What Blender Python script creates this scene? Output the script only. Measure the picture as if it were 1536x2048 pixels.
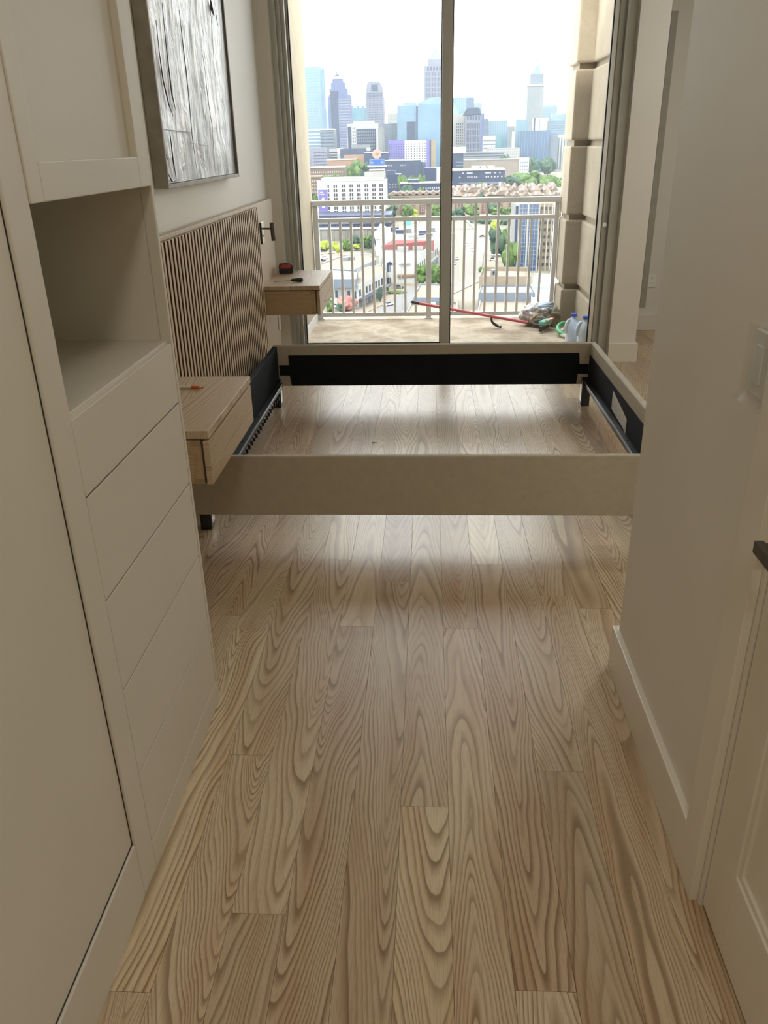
import bpy, bmesh, math, random
from mathutils import Vector, Matrix, noise
random.seed(7)
for o in list(bpy.data.objects): bpy.data.objects.remove(o)
SC = bpy.context.scene
COL = SC.collection
# ------------------------------------------------------------------ camera
FPX, PITCH, YAW, ROLL, EYE = 1604.76, 0.4296047, -0.0604106, -0.022987, 1.55
cp, sp, cy_, sy_, cr, sr = math.cos(PITCH), math.sin(PITCH), math.cos(YAW), math.sin(YAW), math.cos(ROLL), math.sin(ROLL)
FWD = Vector((sy_*cp, cy_*cp, -sp)); R0 = Vector((cy_, -sy_, 0)); U0 = R0.cross(FWD)
RGT = cr*R0 + sr*U0; UPV = -sr*R0 + cr*U0
CAMP = Vector((0, 0, EYE))
cam = bpy.data.cameras.new('camera'); camo = bpy.data.objects.new('camera', cam); COL.objects.link(camo)
M = Matrix((RGT, UPV, -FWD)).transposed().to_4x4(); M.translation = CAMP
camo.matrix_world = M
cam.sensor_fit = 'HORIZONTAL'; cam.sensor_width = 36; cam.lens = FPX/1536*36
cam.clip_start = 0.02; cam.clip_end = 20000
SC.camera = camo
# ------------------------------------------------------------------ world, sun, exposure
SKY = 4.5
w = bpy.data.worlds.new('world'); SC.world = w; w.use_nodes = True
bgn = w.node_tree.nodes['Background']; bgn.inputs[0].default_value = (0.96, 0.985, 1.0, 1); bgn.inputs[1].default_value = SKY
sun = bpy.data.lights.new('sun', 'SUN'); sun.energy = 3.4; sun.angle = math.radians(6); sun.color = (1, .95, .86)
suno = bpy.data.objects.new('sun', sun); COL.objects.link(suno)
suno.rotation_euler = Vector((0.40, 0.86, -1.0)).to_track_quat('-Z', 'Y').to_euler()
def portal(name, loc, rot, sx, sy):
    l = bpy.data.lights.new(name, 'AREA'); l.shape = 'RECTANGLE'; l.size = sx; l.size_y = sy; l.cycles.is_portal = True
    o = bpy.data.objects.new(name, l); COL.objects.link(o); o.location = loc; o.rotation_euler = rot
portal('portal_balcony_door', (0.12, 6.47, 1.5), (math.radians(-90), 0, 0), 2.5, 2.98)
portal('portal_added_window', (3.55, 6.47, 1.65), (math.radians(-90), 0, 0), 2.1, 2.56)
vs = SC.view_settings; vs.view_transform = 'Standard'; vs.look = 'None'; vs.exposure = 0.5; vs.gamma = 1; vs.use_curve_mapping = False
cy = SC.cycles
cy.max_bounces = 8; cy.diffuse_bounces = 5; cy.glossy_bounces = 3; cy.transparent_max_bounces = 12; cy.volume_bounces = 1
cy.caustics_reflective = False; cy.caustics_refractive = False; cy.sample_clamp_indirect = 6
# ------------------------------------------------------------------ pixel helpers (frame 1536 x 2048)
def ray(x, y): return FWD*FPX + RGT*(x-768) - UPV*(y-1024)
def PY(x, y, Y): d = ray(x, y); return CAMP + d*(Y/d.y)
def PZ(x, y, Z): d = ray(x, y); return CAMP + d*((Z-EYE)/d.z)
GZ = -55.0
# ------------------------------------------------------------------ node helpers
class NT:
    def __init__(s, name):
        s.m = bpy.data.materials.new(name); s.m.use_nodes = True; s.t = s.m.node_tree; s.n = s.t.nodes
        s.b = s.n['Principled BSDF']; s.out = s.n['Material Output']
    def new(s, t, **k):
        q = s.n.new(t)
        for a, v in k.items(): setattr(q, a, v)
        return q
    def set(s, sock, v):
        if isinstance(v, bpy.types.NodeSocket): s.t.links.new(v, sock)
        elif isinstance(v, (tuple, list)) and len(v) == 3 and sock.type == 'RGBA': sock.default_value = (*v, 1)
        else: sock.default_value = v
    def math(s, op, a, b=0.0, c=None):
        q = s.new('ShaderNodeMath', operation=op); s.set(q.inputs[0], a); s.set(q.inputs[1], b)
        if c is not None: s.set(q.inputs[2], c)
        return q.outputs[0]
    def comb(s, x, y, z):
        q = s.new('ShaderNodeCombineXYZ')
        for i, v in enumerate((x, y, z)): s.set(q.inputs[i], v)
        return q.outputs[0]
    def sep(s, v):
        q = s.new('ShaderNodeSeparateXYZ'); s.set(q.inputs[0], v); return q.outputs
    def noise(s, vec, scale=1, detail=2, rough=.5, dist=0):
        q = s.new('ShaderNodeTexNoise'); s.set(q.inputs['Vector'], vec); q.inputs['Scale'].default_value = scale
        q.inputs['Detail'].default_value = detail; q.inputs['Roughness'].default_value = rough; q.inputs['Distortion'].default_value = dist
        return q.outputs[0]
    def ramp(s, fac, stops, interp='LINEAR'):
        q = s.new('ShaderNodeValToRGB'); q.color_ramp.interpolation = interp
        e = q.color_ramp.elements
        while len(e) < len(stops): e.new(.5)
        for i, (p, c) in enumerate(stops): e[i].position = p; e[i].color = (*c, 1)
        s.set(q.inputs[0], fac); return q.outputs[0]
    def mix(s, f, a, b, mode='MIX'):
        q = s.new('ShaderNodeMix', data_type='RGBA', blend_type=mode); s.set(q.inputs[0], f); s.set(q.inputs[6], a); s.set(q.inputs[7], b); return q.outputs[2]
    def bump(s, h, st, dist=.002):
        q = s.new('ShaderNodeBump'); q.inputs['Strength'].default_value = st; q.inputs['Distance'].default_value = dist; s.set(q.inputs['Height'], h)
        s.set(s.b.inputs['Normal'], q.outputs[0])
    def obj(s): return s.new('ShaderNodeTexCoord').outputs['Object']
    def geo(s): return s.new('ShaderNodeNewGeometry').outputs['Position']
    def fin(s, col, rough=.5, spec=.5, metal=0):
        s.set(s.b.inputs['Base Color'], col); s.set(s.b.inputs['Roughness'], rough)
        s.b.inputs['Specular IOR Level'].default_value = spec; s.b.inputs['Metallic'].default_value = metal
        return s.m
def plain(name, col, rough=.5, spec=.5, metal=0, var=.06, scale=14, bump=0):
    q = NT(name); n = q.noise(q.obj(), scale, 3)
    lo = tuple(c*(1-var) for c in col); hi = tuple(min(1, c*(1+var)) for c in col)
    if bump: q.bump(q.noise(q.obj(), scale*12, 3), bump, .001)
    return q.fin(q.ramp(n, [(.3, lo), (.7, hi)]), rough, spec, metal)
def ash(name, light, mid, dark, along='y', across='x', ring=.0065, taper=.085, hh=.012, warp=.045, rough=.4, tint=.5, n3a=.03):
    q = NT(name); c = q.sep(q.obj()); ax = 'xyz'
    a = c[ax.index(across)]; l = c[ax.index(along)]; t = c[3-ax.index(across)-ax.index(along)]
    info = q.new('ShaderNodeObjectInfo'); R = info.outputs['Random']
    seed = q.math('MULTIPLY', R, 61.0)
    r2 = q.math('FRACT', q.math('MULTIPLY', R, 7.13)); r3 = q.math('FRACT', q.math('MULTIPLY', R, 17.7)); r4 = q.math('FRACT', q.math('MULTIPLY', R, 41.3))
    cx = q.math('MULTIPLY', q.math('SUBTRACT', r2, .5), .11)
    sg = q.math('SUBTRACT', q.math('MULTIPLY', q.math('GREATER_THAN', r3, .5), 2.0), 1.0)
    tp = q.math('MULTIPLY', sg, q.math('MULTIPLY_ADD', r4, taper*1.1, taper*.25))
    v1 = q.comb(q.math('MULTIPLY_ADD', a, 9.0, seed), q.math('MULTIPLY_ADD', l, 1.7, seed), q.math('MULTIPLY', t, 3.0))
    n1 = q.math('SUBTRACT', q.noise(v1, 1, 1.2), .5)
    v3 = q.comb(q.math('MULTIPLY_ADD', a, 5.0, seed), q.math('MULTIPLY_ADD', l, 2.4, seed), 3.3)
    n3 = q.math('SUBTRACT', q.noise(v3, 1, 1.5), .5)
    v2 = q.comb(q.math('MULTIPLY_ADD', a, 50.0, seed), q.math('MULTIPLY_ADD', l, 9.0, seed), 0.0)
    n2 = q.math('SUBTRACT', q.noise(v2, 1, 2), .5)
    aa = q.math('ADD', q.math('SUBTRACT', a, cx), q.math('MULTIPLY', n1, warp))
    rad = q.math('SQRT', q.math('ADD', q.math('MULTIPLY', aa, aa), hh*hh))
    g = q.math('MULTIPLY_ADD', l, tp, rad)
    g = q.math('ADD', g, q.math('MULTIPLY', n3, n3a)); g = q.math('ADD', g, q.math('MULTIPLY', n2, .0042))
    g = q.math('DIVIDE', g, q.math('MULTIPLY_ADD', q.math('FRACT', q.math('MULTIPLY', R, 23.9)), ring*.75, ring*.62))
    g = q.math('ADD', g, q.math('ADD', q.math('MULTIPLY', q.math('SINE', q.math('MULTIPLY_ADD', g, .45, seed)), 1.05), q.math('MULTIPLY', q.math('SINE', q.math('MULTIPLY_ADD', g, .87, seed)), .42)))
    f = q.math('FRACT', g)
    ringid = q.math('FLOOR', g)
    wn = q.new('ShaderNodeTexWhiteNoise', noise_dimensions='1D'); q.set(wn.inputs['W'], q.math('ADD', ringid, seed))
    col = q.ramp(f, [(0, dark), (.10, dark), (.30, mid), (.55, light), (.94, light), (1.0, mid)])
    # some rings stay pale
    col = q.mix(q.math('MULTIPLY', wn.outputs[0], .55), col, light)
    col = q.mix(q.math('MULTIPLY', q.math('FRACT', q.math('MULTIPLY', R, 13.7)), .40), col, q.mix(.5, light, mid))
    v4 = q.comb(q.math('MULTIPLY_ADD', a, 420.0, seed), q.math('MULTIPLY', l, 11.0), q.math('MULTIPLY', t, 420.0))
    st = q.noise(v4, 1, 2)
    col = q.mix(q.math('MULTIPLY', q.math('GREATER_THAN', st, .56), .22), col, dark)
    pt = q.ramp(q.math('FRACT', q.math('MULTIPLY', R, 5.31)), [(0, (.70, .62, .56)), (.2, (1.04, 1.01, .95)), (.4, (.86, .76, .68)), (.55, (.98, .93, .86)), (.7, (.76, .71, .68)), (.85, (1.12, 1.09, .99)), (1, (.84, .78, .70))])
    col = q.mix(tint, col, pt, 'MULTIPLY')
    hv = q.noise(q.comb(q.math('MULTIPLY_ADD', a, 14.0, seed), q.math('MULTIPLY_ADD', l, 1.3, seed), 9.0), 1, 2)
    col = q.mix(q.math('MULTIPLY', q.ramp(hv, [(.46, (0, 0, 0)), (.66, (1, 1, 1))]), tint*.6), col, (.80, .66, .56), 'MULTIPLY')
    q.bump(st, .10, .0006)
    return q.fin(col, rough, .45)
# ------------------------------------------------------------------ materials
MT = {}
MT['floor'] = ash('ash_floor', (.70, .59, .435), (.50, .385, .255), (.27, .18, .108), 'y', 'x', ring=.0125, taper=.14, warp=.07, n3a=.055, rough=.32, tint=1.0)
MT['oak_y'] = ash('ash_nightstand', (.60, .47, .31), (.48, .355, .22), (.30, .20, .115), 'y', 'x', ring=.009, rough=.45, tint=.25)
MT['oak_yz'] = ash('ash_drawer_front', (.60, .47, .31), (.48, .355, .22), (.30, .20, .115), 'y', 'z', ring=.009, rough=.45, tint=.25)
MT['oak_x'] = ash('ash_side_panel', (.50, .36, .22), (.42, .29, .17), (.30, .20, .11), 'x', 'z', ring=.006, taper=.02, rough=.45, tint=.25)
MT['oak_z'] = ash('ash_headboard_panel', (.58, .46, .32), (.52, .40, .27), (.42, .31, .19), 'z', 'y', ring=.02, taper=.03, rough=.5, tint=.1)
MT['slat'] = ash('ash_slat', (.70, .56, .40), (.60, .46, .31), (.44, .31, .19), 'z', 'y', ring=.012, taper=.02, rough=.5, tint=.35)
MT['slat_gap'] = plain('slat_gap_shade', (.10, .055, .03), .7)  # dark brown with the shade between the slats put into it
MT['oak_corner'] = plain('ash_endgrain', (.34, .22, .12), .55, var=.15, scale=60)
MT['wall'] = plain('wall_paint', (.775, .735, .655), .55, .35, var=.02, scale=2.5, bump=.06)
MT['ceil'] = plain('ceiling_paint', (.84, .82, .78), .8, .2, var=.02, scale=2)
MT['trim'] = plain('trim_paint', (.78, .73, .635), .32, .5, var=.02, scale=3)
MT['cab'] = plain('cabinet_lacquer', (.72, .672, .575), .50, .3, var=.02, scale=3)
MT['cab_in'] = plain('cabinet_inside', (.70, .66, .57), .5, .4, var=.02, scale=3)
MT['gap'] = plain('shadow_gap', (.05, .042, .035), .8)  # near black, stands in for shade inside cabinet seams and drawer gaps
MT['alu'] = plain('anodised_aluminium', (.50, .49, .45), .42, .5, .55, var=.04, scale=5)
MT['alu_b'] = plain('bright_aluminium', (.75, .75, .73), .25, .5, .9, var=.03)
MT['gasket'] = plain('rubber_gasket', (.012, .012, .016), .6)
MT['rail_white'] = plain('white_railing_paint', (.56, .555, .55), .4, .5, var=.04, scale=6)
MT['stucco'] = plain('balcony_stucco', (.31, .265, .195), .85, .2, var=.07, scale=9, bump=.3)
MT['linen'] = plain('greige_upholstery', (.47, .415, .32), .9, .2, var=.05, scale=30, bump=.35)
MT['black_cloth'] = plain('black_dust_cloth', (.006, .008, .012), .85, .25, var=.3, scale=8, bump=.2)
MT['black_metal'] = plain('black_powder_coat', (.02, .021, .024), .38, .5, var=.2)
MT['grey_metal'] = plain('grey_steel', (.35, .36, .37), .35, .5, .8)
MT['white_tag'] = None
MT['white_plastic'] = plain('white_plastic', (.80, .79, .74), .35)
MT['bronze'] = plain('dark_bronze', (.10, .08, .065), .4, .5, .6)
MT['steel'] = plain('satin_steel', (.55, .54, .50), .28, .5, 1.0)
MT['dark_plastic'] = plain('black_plastic', (.015, .015, .018), .4)
MT['red_plastic'] = plain('red_plastic', (.45, .05, .04), .4)
MT['red_pole'] = plain('red_pole_paint', (.55, .10, .13), .4)
MT['orange'] = plain('orange_paint', (.72, .13, .02), .4)
MT['pencil_tip'] = plain('pencil_wood', (.65, .48, .30), .6)
MT['teal'] = plain('teal_cloth', (.22, .48, .42), .9, var=.15, scale=25)
MT['peach'] = plain('peach_cloth', (.62, .42, .31), .9, var=.15, scale=25)
MT['rag'] = plain('brown_rag', (.27, .23, .17), .95, var=.35, scale=18)
MT['green_hose'] = plain('green_rubber', (.06, .34, .14), .4)
MT['cream_hose'] = plain('cream_plastic', (.62, .60, .50), .5)
MT['blue_cap'] = plain('blue_cap_plastic', (.03, .10, .55), .4)
q = NT('milky_plastic'); q.b.inputs['Subsurface Weight'].default_value = .25; q.b.inputs['Subsurface Radius'].default_value = (.03, .03, .03)
MT['jug'] = q.fin(q.ramp(q.noise(q.obj(), 6, 2), [(.3, (.66, .76, .90)), (.7, (.74, .82, .93))]), .35)
q = NT('clear_bag_film'); n_ = q.noise(q.obj(), 16, 4, .6, 1.5)
MT['bag'] = q.fin(q.ramp(n_, [(.30, (.16, .12, .12)), (.43, (.34, .29, .28)), (.52, (.55, .52, .53)), (.60, (.75, .76, .80)), (.70, (.30, .36, .46))]), .22, .6)
q.bump(n_, .8, .01)
q = NT('pale_blue_film'); MT['bag_blue'] = q.fin(q.ramp(q.noise(q.obj(), 22, 4, .6, 1), [(.35, (.20, .28, .38)), (.6, (.50, .62, .76))]), .3, .6)
# concrete balcony floor
q = NT('balcony_concrete'); p_ = q.geo()
a_ = q.noise(p_, 2.2, 6, .62); b_ = q.noise(p_, 38, 3)
c_ = q.ramp(a_, [(.36, (.21, .15, .095)), (.46, (.34, .27, .19)), (.54, (.46, .39, .30)), (.64, (.29, .225, .15))])
MT['concrete'] = q.fin(q.mix(.25, c_, q.ramp(b_, [(.3, (.26, .20, .14)), (.7, (.50, .44, .36))])), .8, .3); q.bump(b_, .2, .003)
# cast stone pier
q = NT('cast_stone'); p_ = q.geo(); a_ = q.noise(p_, 3.5, 5, .6); b_ = q.noise(p_, 60, 2)
MT['stone'] = q.fin(q.mix(.2, q.ramp(a_, [(.3, (.31, .255, .185)), (.7, (.40, .34, .26))]), q.ramp(b_, [(.3, (.26, .21, .15)), (.7, (.42, .37, .30))])), .85, .25); q.bump(b_, .25, .003)
# glass that lets daylight through
q = NT('clear_glass'); q.n.remove(q.b)
tr = q.new('ShaderNodeBsdfTransparent'); gl = q.new('ShaderNodeBsdfGlossy'); gl.inputs['Roughness'].default_value = .0
tr.inputs[0].default_value = (.97, .985, .975, 1); fr = q.new('ShaderNodeFresnel'); fr.inputs[0].default_value = 1.45; mx = q.new('ShaderNodeMixShader')
q.t.links.new(fr.outputs[0], mx.inputs[0]); q.t.links.new(tr.outputs[0], mx.inputs[1]); q.t.links.new(gl.outputs[0], mx.inputs[2]); q.t.links.new(mx.outputs[0], q.out.inputs[0])
MT['glass'] = q.m
# printed tag
q = NT('printed_tag'); c_ = q.sep(q.obj())
ln = q.math('GREATER_THAN', q.math('FRACT', q.math('MULTIPLY', c_[2], 90.0)), .62)
br = q.math('GREATER_THAN', q.noise(q.comb(0.0, q.math('MULTIPLY', c_[1], 60.0), q.math('FLOOR', q.math('MULTIPLY', c_[2], 90.0))), 1.0, 1), .46)
MT['white_tag'] = q.fin(q.mix(q.math('MULTIPLY', ln, q.math('MULTIPLY', br, .5)), (.72, .70, .66), (.12, .12, .12)), .7)
# impasto painting
q = NT('impasto_paint'); c_ = q.sep(q.obj())
v_ = q.comb(0.0, q.math('MULTIPLY', c_[1], 6.0), q.math('MULTIPLY', c_[2], 2.0))
a_ = q.noise(v_, 1, 6, .68, 1.2)
v2_ = q.comb(0.0, q.math('MULTIPLY', c_[1], 13.0), q.math('MULTIPLY', c_[2], 4.0)); b_ = q.noise(v2_, 1, 4, .62, 1.6)
col = q.ramp(a_, [(.26, (.22, .25, .31)), (.38, (.52, .55, .61)), (.5, (.78, .79, .82)), (.64, (.90, .90, .90)), (.78, (.52, .54, .57))])
col = q.mix(.55, col, q.ramp(b_, [(.28, (.20, .25, .38)), (.42, (.78, .83, .93)), (.6, (1, 1, 1))]), 'MULTIPLY')
dk = q.ramp(q.noise(q.comb(2.0, q.math('MULTIPLY', c_[1], 3.0), q.math('MULTIPLY', c_[2], 1.5)), 1, 3, .6, .8), [(.58, (0, 0, 0)), (.72, (1, 1, 1))])
col = q.mix(q.math('MULTIPLY', dk, .6), col, (.08, .10, .15))
MT['paint'] = q.fin(col, .26, .6); q.bump(q.math('ADD', q.math('MULTIPLY', b_, .6), a_), 1.0, .02)
MT['paint_dark'] = plain('dark_blue_paint', (.035, .04, .075), .4)
MT['frame_grey'] = plain('weathered_grey_wood', (.36, .33, .28), .6, var=.18, scale=12)
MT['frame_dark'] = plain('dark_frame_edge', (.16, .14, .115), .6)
# ------------------------------------------------------------------ geometry helpers
ORG = {}
def link(o, parent=None):
    COL.objects.link(o)
    if parent is not None: o.parent = parent
    return o
def tag(o, label=None, cat=None, group=None, kind=None):
    for k, v in (('label', label), ('category', cat), ('group', group), ('kind', kind)):
        if v: o[k] = v
    return o
def thing(name, loc, label, cat, group=None, rz=0, kind=None):
    o = bpy.data.objects.new(name, None); link(o); o.location = loc; o.rotation_euler[2] = rz
    o.empty_display_size = .1
    ORG[o.name] = Vector(loc); return tag(o, label, cat, group, kind)
class MB:
    def __init__(s): s.v = []; s.f = []
    def add(s, vs_, fs):
        k = len(s.v); s.v += [tuple(p) for p in vs_]; s.f += [tuple(i+k for i in f) for f in fs]; return s
    def box(s, x0, x1, y0, y1, z0, z1):
        return s.add([(x0, y0, z0), (x1, y0, z0), (x1, y1, z0), (x0, y1, z0), (x0, y0, z1), (x1, y0, z1), (x1, y1, z1), (x0, y1, z1)],
                     [(0, 3, 2, 1), (4, 5, 6, 7), (0, 1, 5, 4), (1, 2, 6, 5), (2, 3, 7, 6), (3, 0, 4, 7)])
    def prism(s, poly, z0, z1):      # poly in xy
        n = len(poly)
        ar = sum(poly[i][0]*poly[(i+1) % n][1]-poly[(i+1) % n][0]*poly[i][1] for i in range(n))
        if ar < 0: poly = poly[::-1]
        return s.add([(p[0], p[1], z0) for p in poly]+[(p[0], p[1], z1) for p in poly],
                     [tuple(range(n))[::-1], tuple(range(n, 2*n))]+[(i, (i+1) % n, n+(i+1) % n, n+i) for i in range(n)])
    def prism_y(s, poly, y0, y1):    # poly in xz
        n = len(poly)
        ar = sum(poly[i][0]*poly[(i+1) % n][1]-poly[(i+1) % n][0]*poly[i][1] for i in range(n))
        if ar > 0: poly = poly[::-1]
        return s.add([(p[0], y0, p[1]) for p in poly]+[(p[0], y1, p[1]) for p in poly],
                     [tuple(range(n))[::-1], tuple(range(n, 2*n))]+[(i, (i+1) % n, n+(i+1) % n, n+i) for i in range(n)])
    def tube(s, pts, r, n=8, caps=True):
        pts = [Vector(p) for p in pts]; k = len(s.v); rr = r if isinstance(r, (list, tuple)) else [r]*len(pts)
        side = None
        for i, p in enumerate(pts):
            t = (pts[min(i+1, len(pts)-1)]-pts[max(i-1, 0)]).normalized()
            if side is None: side = t.orthogonal().normalized()
            else:
                side = side-t*side.dot(t)
                side = side.normalized() if side.length > 1e-6 else t.orthogonal().normalized()
            up = t.cross(side)
            for j in range(n):
                a = 2*math.pi*j/n; s.v.append(tuple(p+side*math.cos(a)*rr[i]+up*math.sin(a)*rr[i]))
        for i in range(len(pts)-1):
            for j in range(n): s.f.append((k+i*n+j, k+i*n+(j+1) % n, k+(i+1)*n+(j+1) % n, k+(i+1)*n+j))
        if caps:
            s.f.append(tuple(k+j for j in range(n))[::-1]); s.f.append(tuple(k+(len(pts)-1)*n+j for j in range(n)))
        return s
    def lathe(s, prof, c, n=20, sx=1, sy=1):
        k = len(s.v)
        for r, z in prof:
            for j in range(n):
                a = 2*math.pi*j/n; s.v.append((c[0]+r*math.cos(a)*sx, c[1]+r*math.sin(a)*sy, c[2]+z))
        for i in range(len(prof)-1):
            for j in range(n): s.f.append((k+i*n+j, k+i*n+(j+1) % n, k+(i+1)*n+(j+1) % n, k+(i+1)*n+j))
        s.f.append(tuple(k+j for j in range(n))[::-1]); s.f.append(tuple(k+(len(prof)-1)*n+j for j in range(n)))
        return s
    def mesh(s, name, mat, smooth=False, off=(0, 0, 0), bev=0, seg=2):
        me = bpy.data.meshes.new(name); o = Vector(off)
        me.from_pydata([tuple(Vector(p)-o) for p in s.v], [], s.f)
        if bev:
            bm = bmesh.new(); bm.from_mesh(me); bmesh.ops.remove_doubles(bm, verts=bm.verts, dist=1e-6)
            bmesh.ops.bevel(bm, geom=[e for e in bm.edges if len(e.link_faces) == 2 and e.calc_face_angle(0) > .5], offset=bev, segments=seg, affect='EDGES', profile=.6, clamp_overlap=True)
            bm.to_mesh(me); bm.free()
        if mat: me.materials.append(mat if not isinstance(mat, str) else MT[mat])
        if smooth:
            for p in me.polygons: p.use_smooth = True
        me.update(); return me
    def build(s, name, mat, parent=None, smooth=False, bev=0, local=False, seg=2, centre=False):
        off = Vector((0, 0, 0))
        if parent is not None and not local: off = ORG.get(parent.name, Vector())
        if centre or parent is None:
            lo = Vector([min(p[i] for p in s.v) for i in range(3)]); hi = Vector([max(p[i] for p in s.v) for i in range(3)])
            c = (lo+hi)/2
            if parent is None: c.z = lo.z
        else: c = off
        me = s.mesh(name, mat, smooth, c, bev, seg)
        o = bpy.data.objects.new(name, me); link(o, parent); o.location = c-off if parent is not None else c
        ORG[o.name] = Vector(c); return o
def box(name, b, mat, parent=None, bev=0, **k): return MB().box(*b).build(name, mat, parent, bev=bev, **k)
def struct(name, b, mat, parent=None, bev=0):
    o = box(name, b, mat, parent, bev)
    if parent is None: o['kind'] = 'structure'
    return o
# ================================================================== THE ROOM
# --- floor: sub-floor plus every plank
XW, YW, ZC = -1.15, 6.15, 3.10
MT['subfloor'] = plain('subfloor', (.25, .18, .11), .9)
fl = struct('floor', (-1.45, 5.0, -3.4, 6.41, -.12, -.0125), 'subfloor')
struct('floor_alcove', (1.47, 2.5, 6.41, 7.4, -.12, -.0125), 'subfloor')
W = .1225; X0 = -.069
joints = {0: [1.562], -1: [2.728], -2: [2.405], -3: [1.233], -4: [1.74], -5: [2.388], 1: [2.40], 2: [2.87], 3: [1.70], 4: [2.627]}
pm = {}
def plank(cx, y0, y1):
    L = round(y1-y0, 4)
    if L < .03: return
    if L not in pm: pm[L] = MB().box(-W/2+.0003, W/2-.0003, -L/2+.0004, L/2-.0004, -.012, 0).mesh('plank', 'floor', bev=.0003, seg=1)
    o = bpy.data.objects.new('plank', pm[L]); link(o, fl); o.location = Vector((cx, (y0+y1)/2, 0))-ORG[fl.name]
for k in range(-9, 35):
    cx = X0+W*(k+.5)
    if cx > 4.6: continue
    near = -.35 if k in range(-6, 6) else 1.9
    far = 6.42 if (cx < 1.5 or cx > 2.5) else 7.25
    js = sorted(joints.get(k, [random.uniform(2.2, 3.4)]))
    y = js[-1]
    while True:
        y += random.uniform(1.15, 2.1)
        if y > far-.35: break
        js.append(y)
    y = js[0]
    while True:
        y -= random.uniform(1.2, 2.2)
        if y < near+.3: break
        js.insert(0, y)
    pts = [near]+js+[far]
    for a, b in zip(pts, pts[1:]): plank(cx, a, b)
# hall floor behind the camera and right of it
for k in range(-6, 10):
    plank(X0+W*(k+.5), -2.6, -.35)
# --- walls and ceiling
struct('ceiling', (-1.6, 5.1, -3.5, 6.50, ZC, ZC+.25), 'ceil')
struct('ceiling_bay', (1.365, 2.55, 6.50, 7.55, ZC, ZC+.25), 'ceil')
struct('wall_left', (XW-.2, XW, 1.9, 6.45, 0, ZC), 'wall')
struct('wall_hall_left', (-1.5, -1.3, -3.4, 2.0, 0, ZC), 'wall')
struct('wall_hall_back', (-1.5, 1.0, -3.6, -3.4, 0, ZC), 'wall')
wr = struct('wall_right', (.60, .74, 1.385, 2.172, 0, ZC), 'wall', bev=.003)
struct('wall_hall_right', (.60, .74, -3.4, .47, 0, ZC), 'wall')
struct('wall_over_door', (.60, .74, .47, 1.385, 2.08, ZC), 'wall')
struct('wall_closet_back', (.74, .80, -3.4, 1.9, 0, ZC), 'wall')
struct('wall_bedroom_back', (.74, 4.9, 2.03, 2.172, 0, ZC), 'wall')
struct('wall_bedroom_right', (4.7, 4.9, 2.1, 6.5, 0, ZC), 'wall')
wf = struct('wall_far', (1.58, 2.45, 7.28, 7.48, 0, ZC), 'wall')
struct('wall_bay_return', (2.40, 2.50, 6.30, 7.28, 0, ZC), 'wall')
struct('wall_bay_side', (4.60, 4.9, 6.30, 6.45, 0, ZC), 'wall')
struct('wall_bay_below', (2.50, 4.60, 6.30, 6.45, 0, .35), 'wall')
struct('wall_bay_above', (2.50, 4.60, 6.30, 6.45, 2.95, ZC), 'wall')
wcol = struct('wall_column', (1.365, 1.565, 6.15, 6.43, 0, ZC), 'wall', bev=.004)
struct('wall_column_return', (1.47, 1.565, 6.43, 7.28, 0, ZC), 'wall')
struct('wall_window_left', (XW-.05, -1.065, 6.145, 6.45, 0, ZC), 'wall')
struct('wall_window_above', (-1.2, 1.40, 6.15, 6.42, 3.00, ZC), 'wall')
# slot in the far wall and its outlet
box('slot', (1.853, 1.903, 7.272, 7.30, .20, 2.43), plain('grey_slot_strip', (.40, .37, .31), .5), wf)
# baseboards
bbr = struct('baseboard_right', (.582, .602, 1.385, 2.192, 0, .152), 'trim', bev=.004)
box('baseboard_return', (.602, .76, 2.172, 2.192, 0, .152), 'trim', bbr)
struct('baseboard_column', (1.365, 1.583, 6.13, 6.152, 0, .143), 'trim', bev=.003)
struct('baseboard_column_side', (1.563, 1.583, 6.152, 7.26, 0, .143), 'trim', bev=.003)
struct('baseboard_far', (1.583, 2.40, 7.258, 7.282, 0, .143), 'trim', bev=.003)
struct('baseboard_left', (XW, XW+.018, 2.0, 6.14, 0, .143), 'trim', bev=.003)
# unseen bay window, added to the right to bring in more daylight
w2 = tag(thing('added_window', (3.55, 6.38, .35), None, None), kind='structure')
for b in ((2.50, 4.60, 6.34, 6.42, .35, .41), (2.50, 4.60, 6.34, 6.42, 2.89, 2.95), (2.50, 2.56, 6.34, 6.42, .41, 2.89), (4.54, 4.60, 6.34, 6.42, .41, 2.89), (3.52, 3.58, 6.34, 6.42, .41, 2.89)):
    box('window_frame', b, 'alu', w2)
for b in ((2.56, 3.52, 6.375, 6.383, .41, 2.89), (3.58, 4.54, 6.375, 6.383, .41, 2.89)): box('pane', b, 'glass', w2)
# --- hall door on the right: casing, slab with two recessed panels, lever
tr1 = tag(thing('trim_1', (.6, .9, 0), None, None), kind='structure')
box('casing', (.583, .602, 1.300, 1.388, 0, 2.17), 'trim', tr1, bev=.003)
box('casing', (.583, .602, .382, .470, 0, 2.17), 'trim', tr1, bev=.003)
box('casing_head', (.583, .602, .470, 1.300, 2.082, 2.17), 'trim', tr1, bev=.003)
box('jamb', (.602, .74, 1.288, 1.384, 0, 2.08), 'trim', tr1)
box('jamb', (.602, .74, .455, .475, 0, 2.08), 'trim', tr1)
d1 = tag(thing('door_1', (.63, .9, 0), 'white painted panelled door with bronze lever handle beside the hall', None), kind='structure')
DX0, DX1 = .607, .645
for b in ((DX0, DX1, .480, .592, .012, 2.072), (DX0, DX1, 1.172, 1.284, .012, 2.072)): box('stile', b, 'trim', d1, bev=.002)
for b in ((DX0, DX1, .592, 1.172, .012, .222), (DX0, DX1, .592, 1.172, .86, 1.02), (DX0, DX1, .592, 1.172, 1.95, 2.072)): box('rail', b, 'trim', d1, bev=.002)
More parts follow.
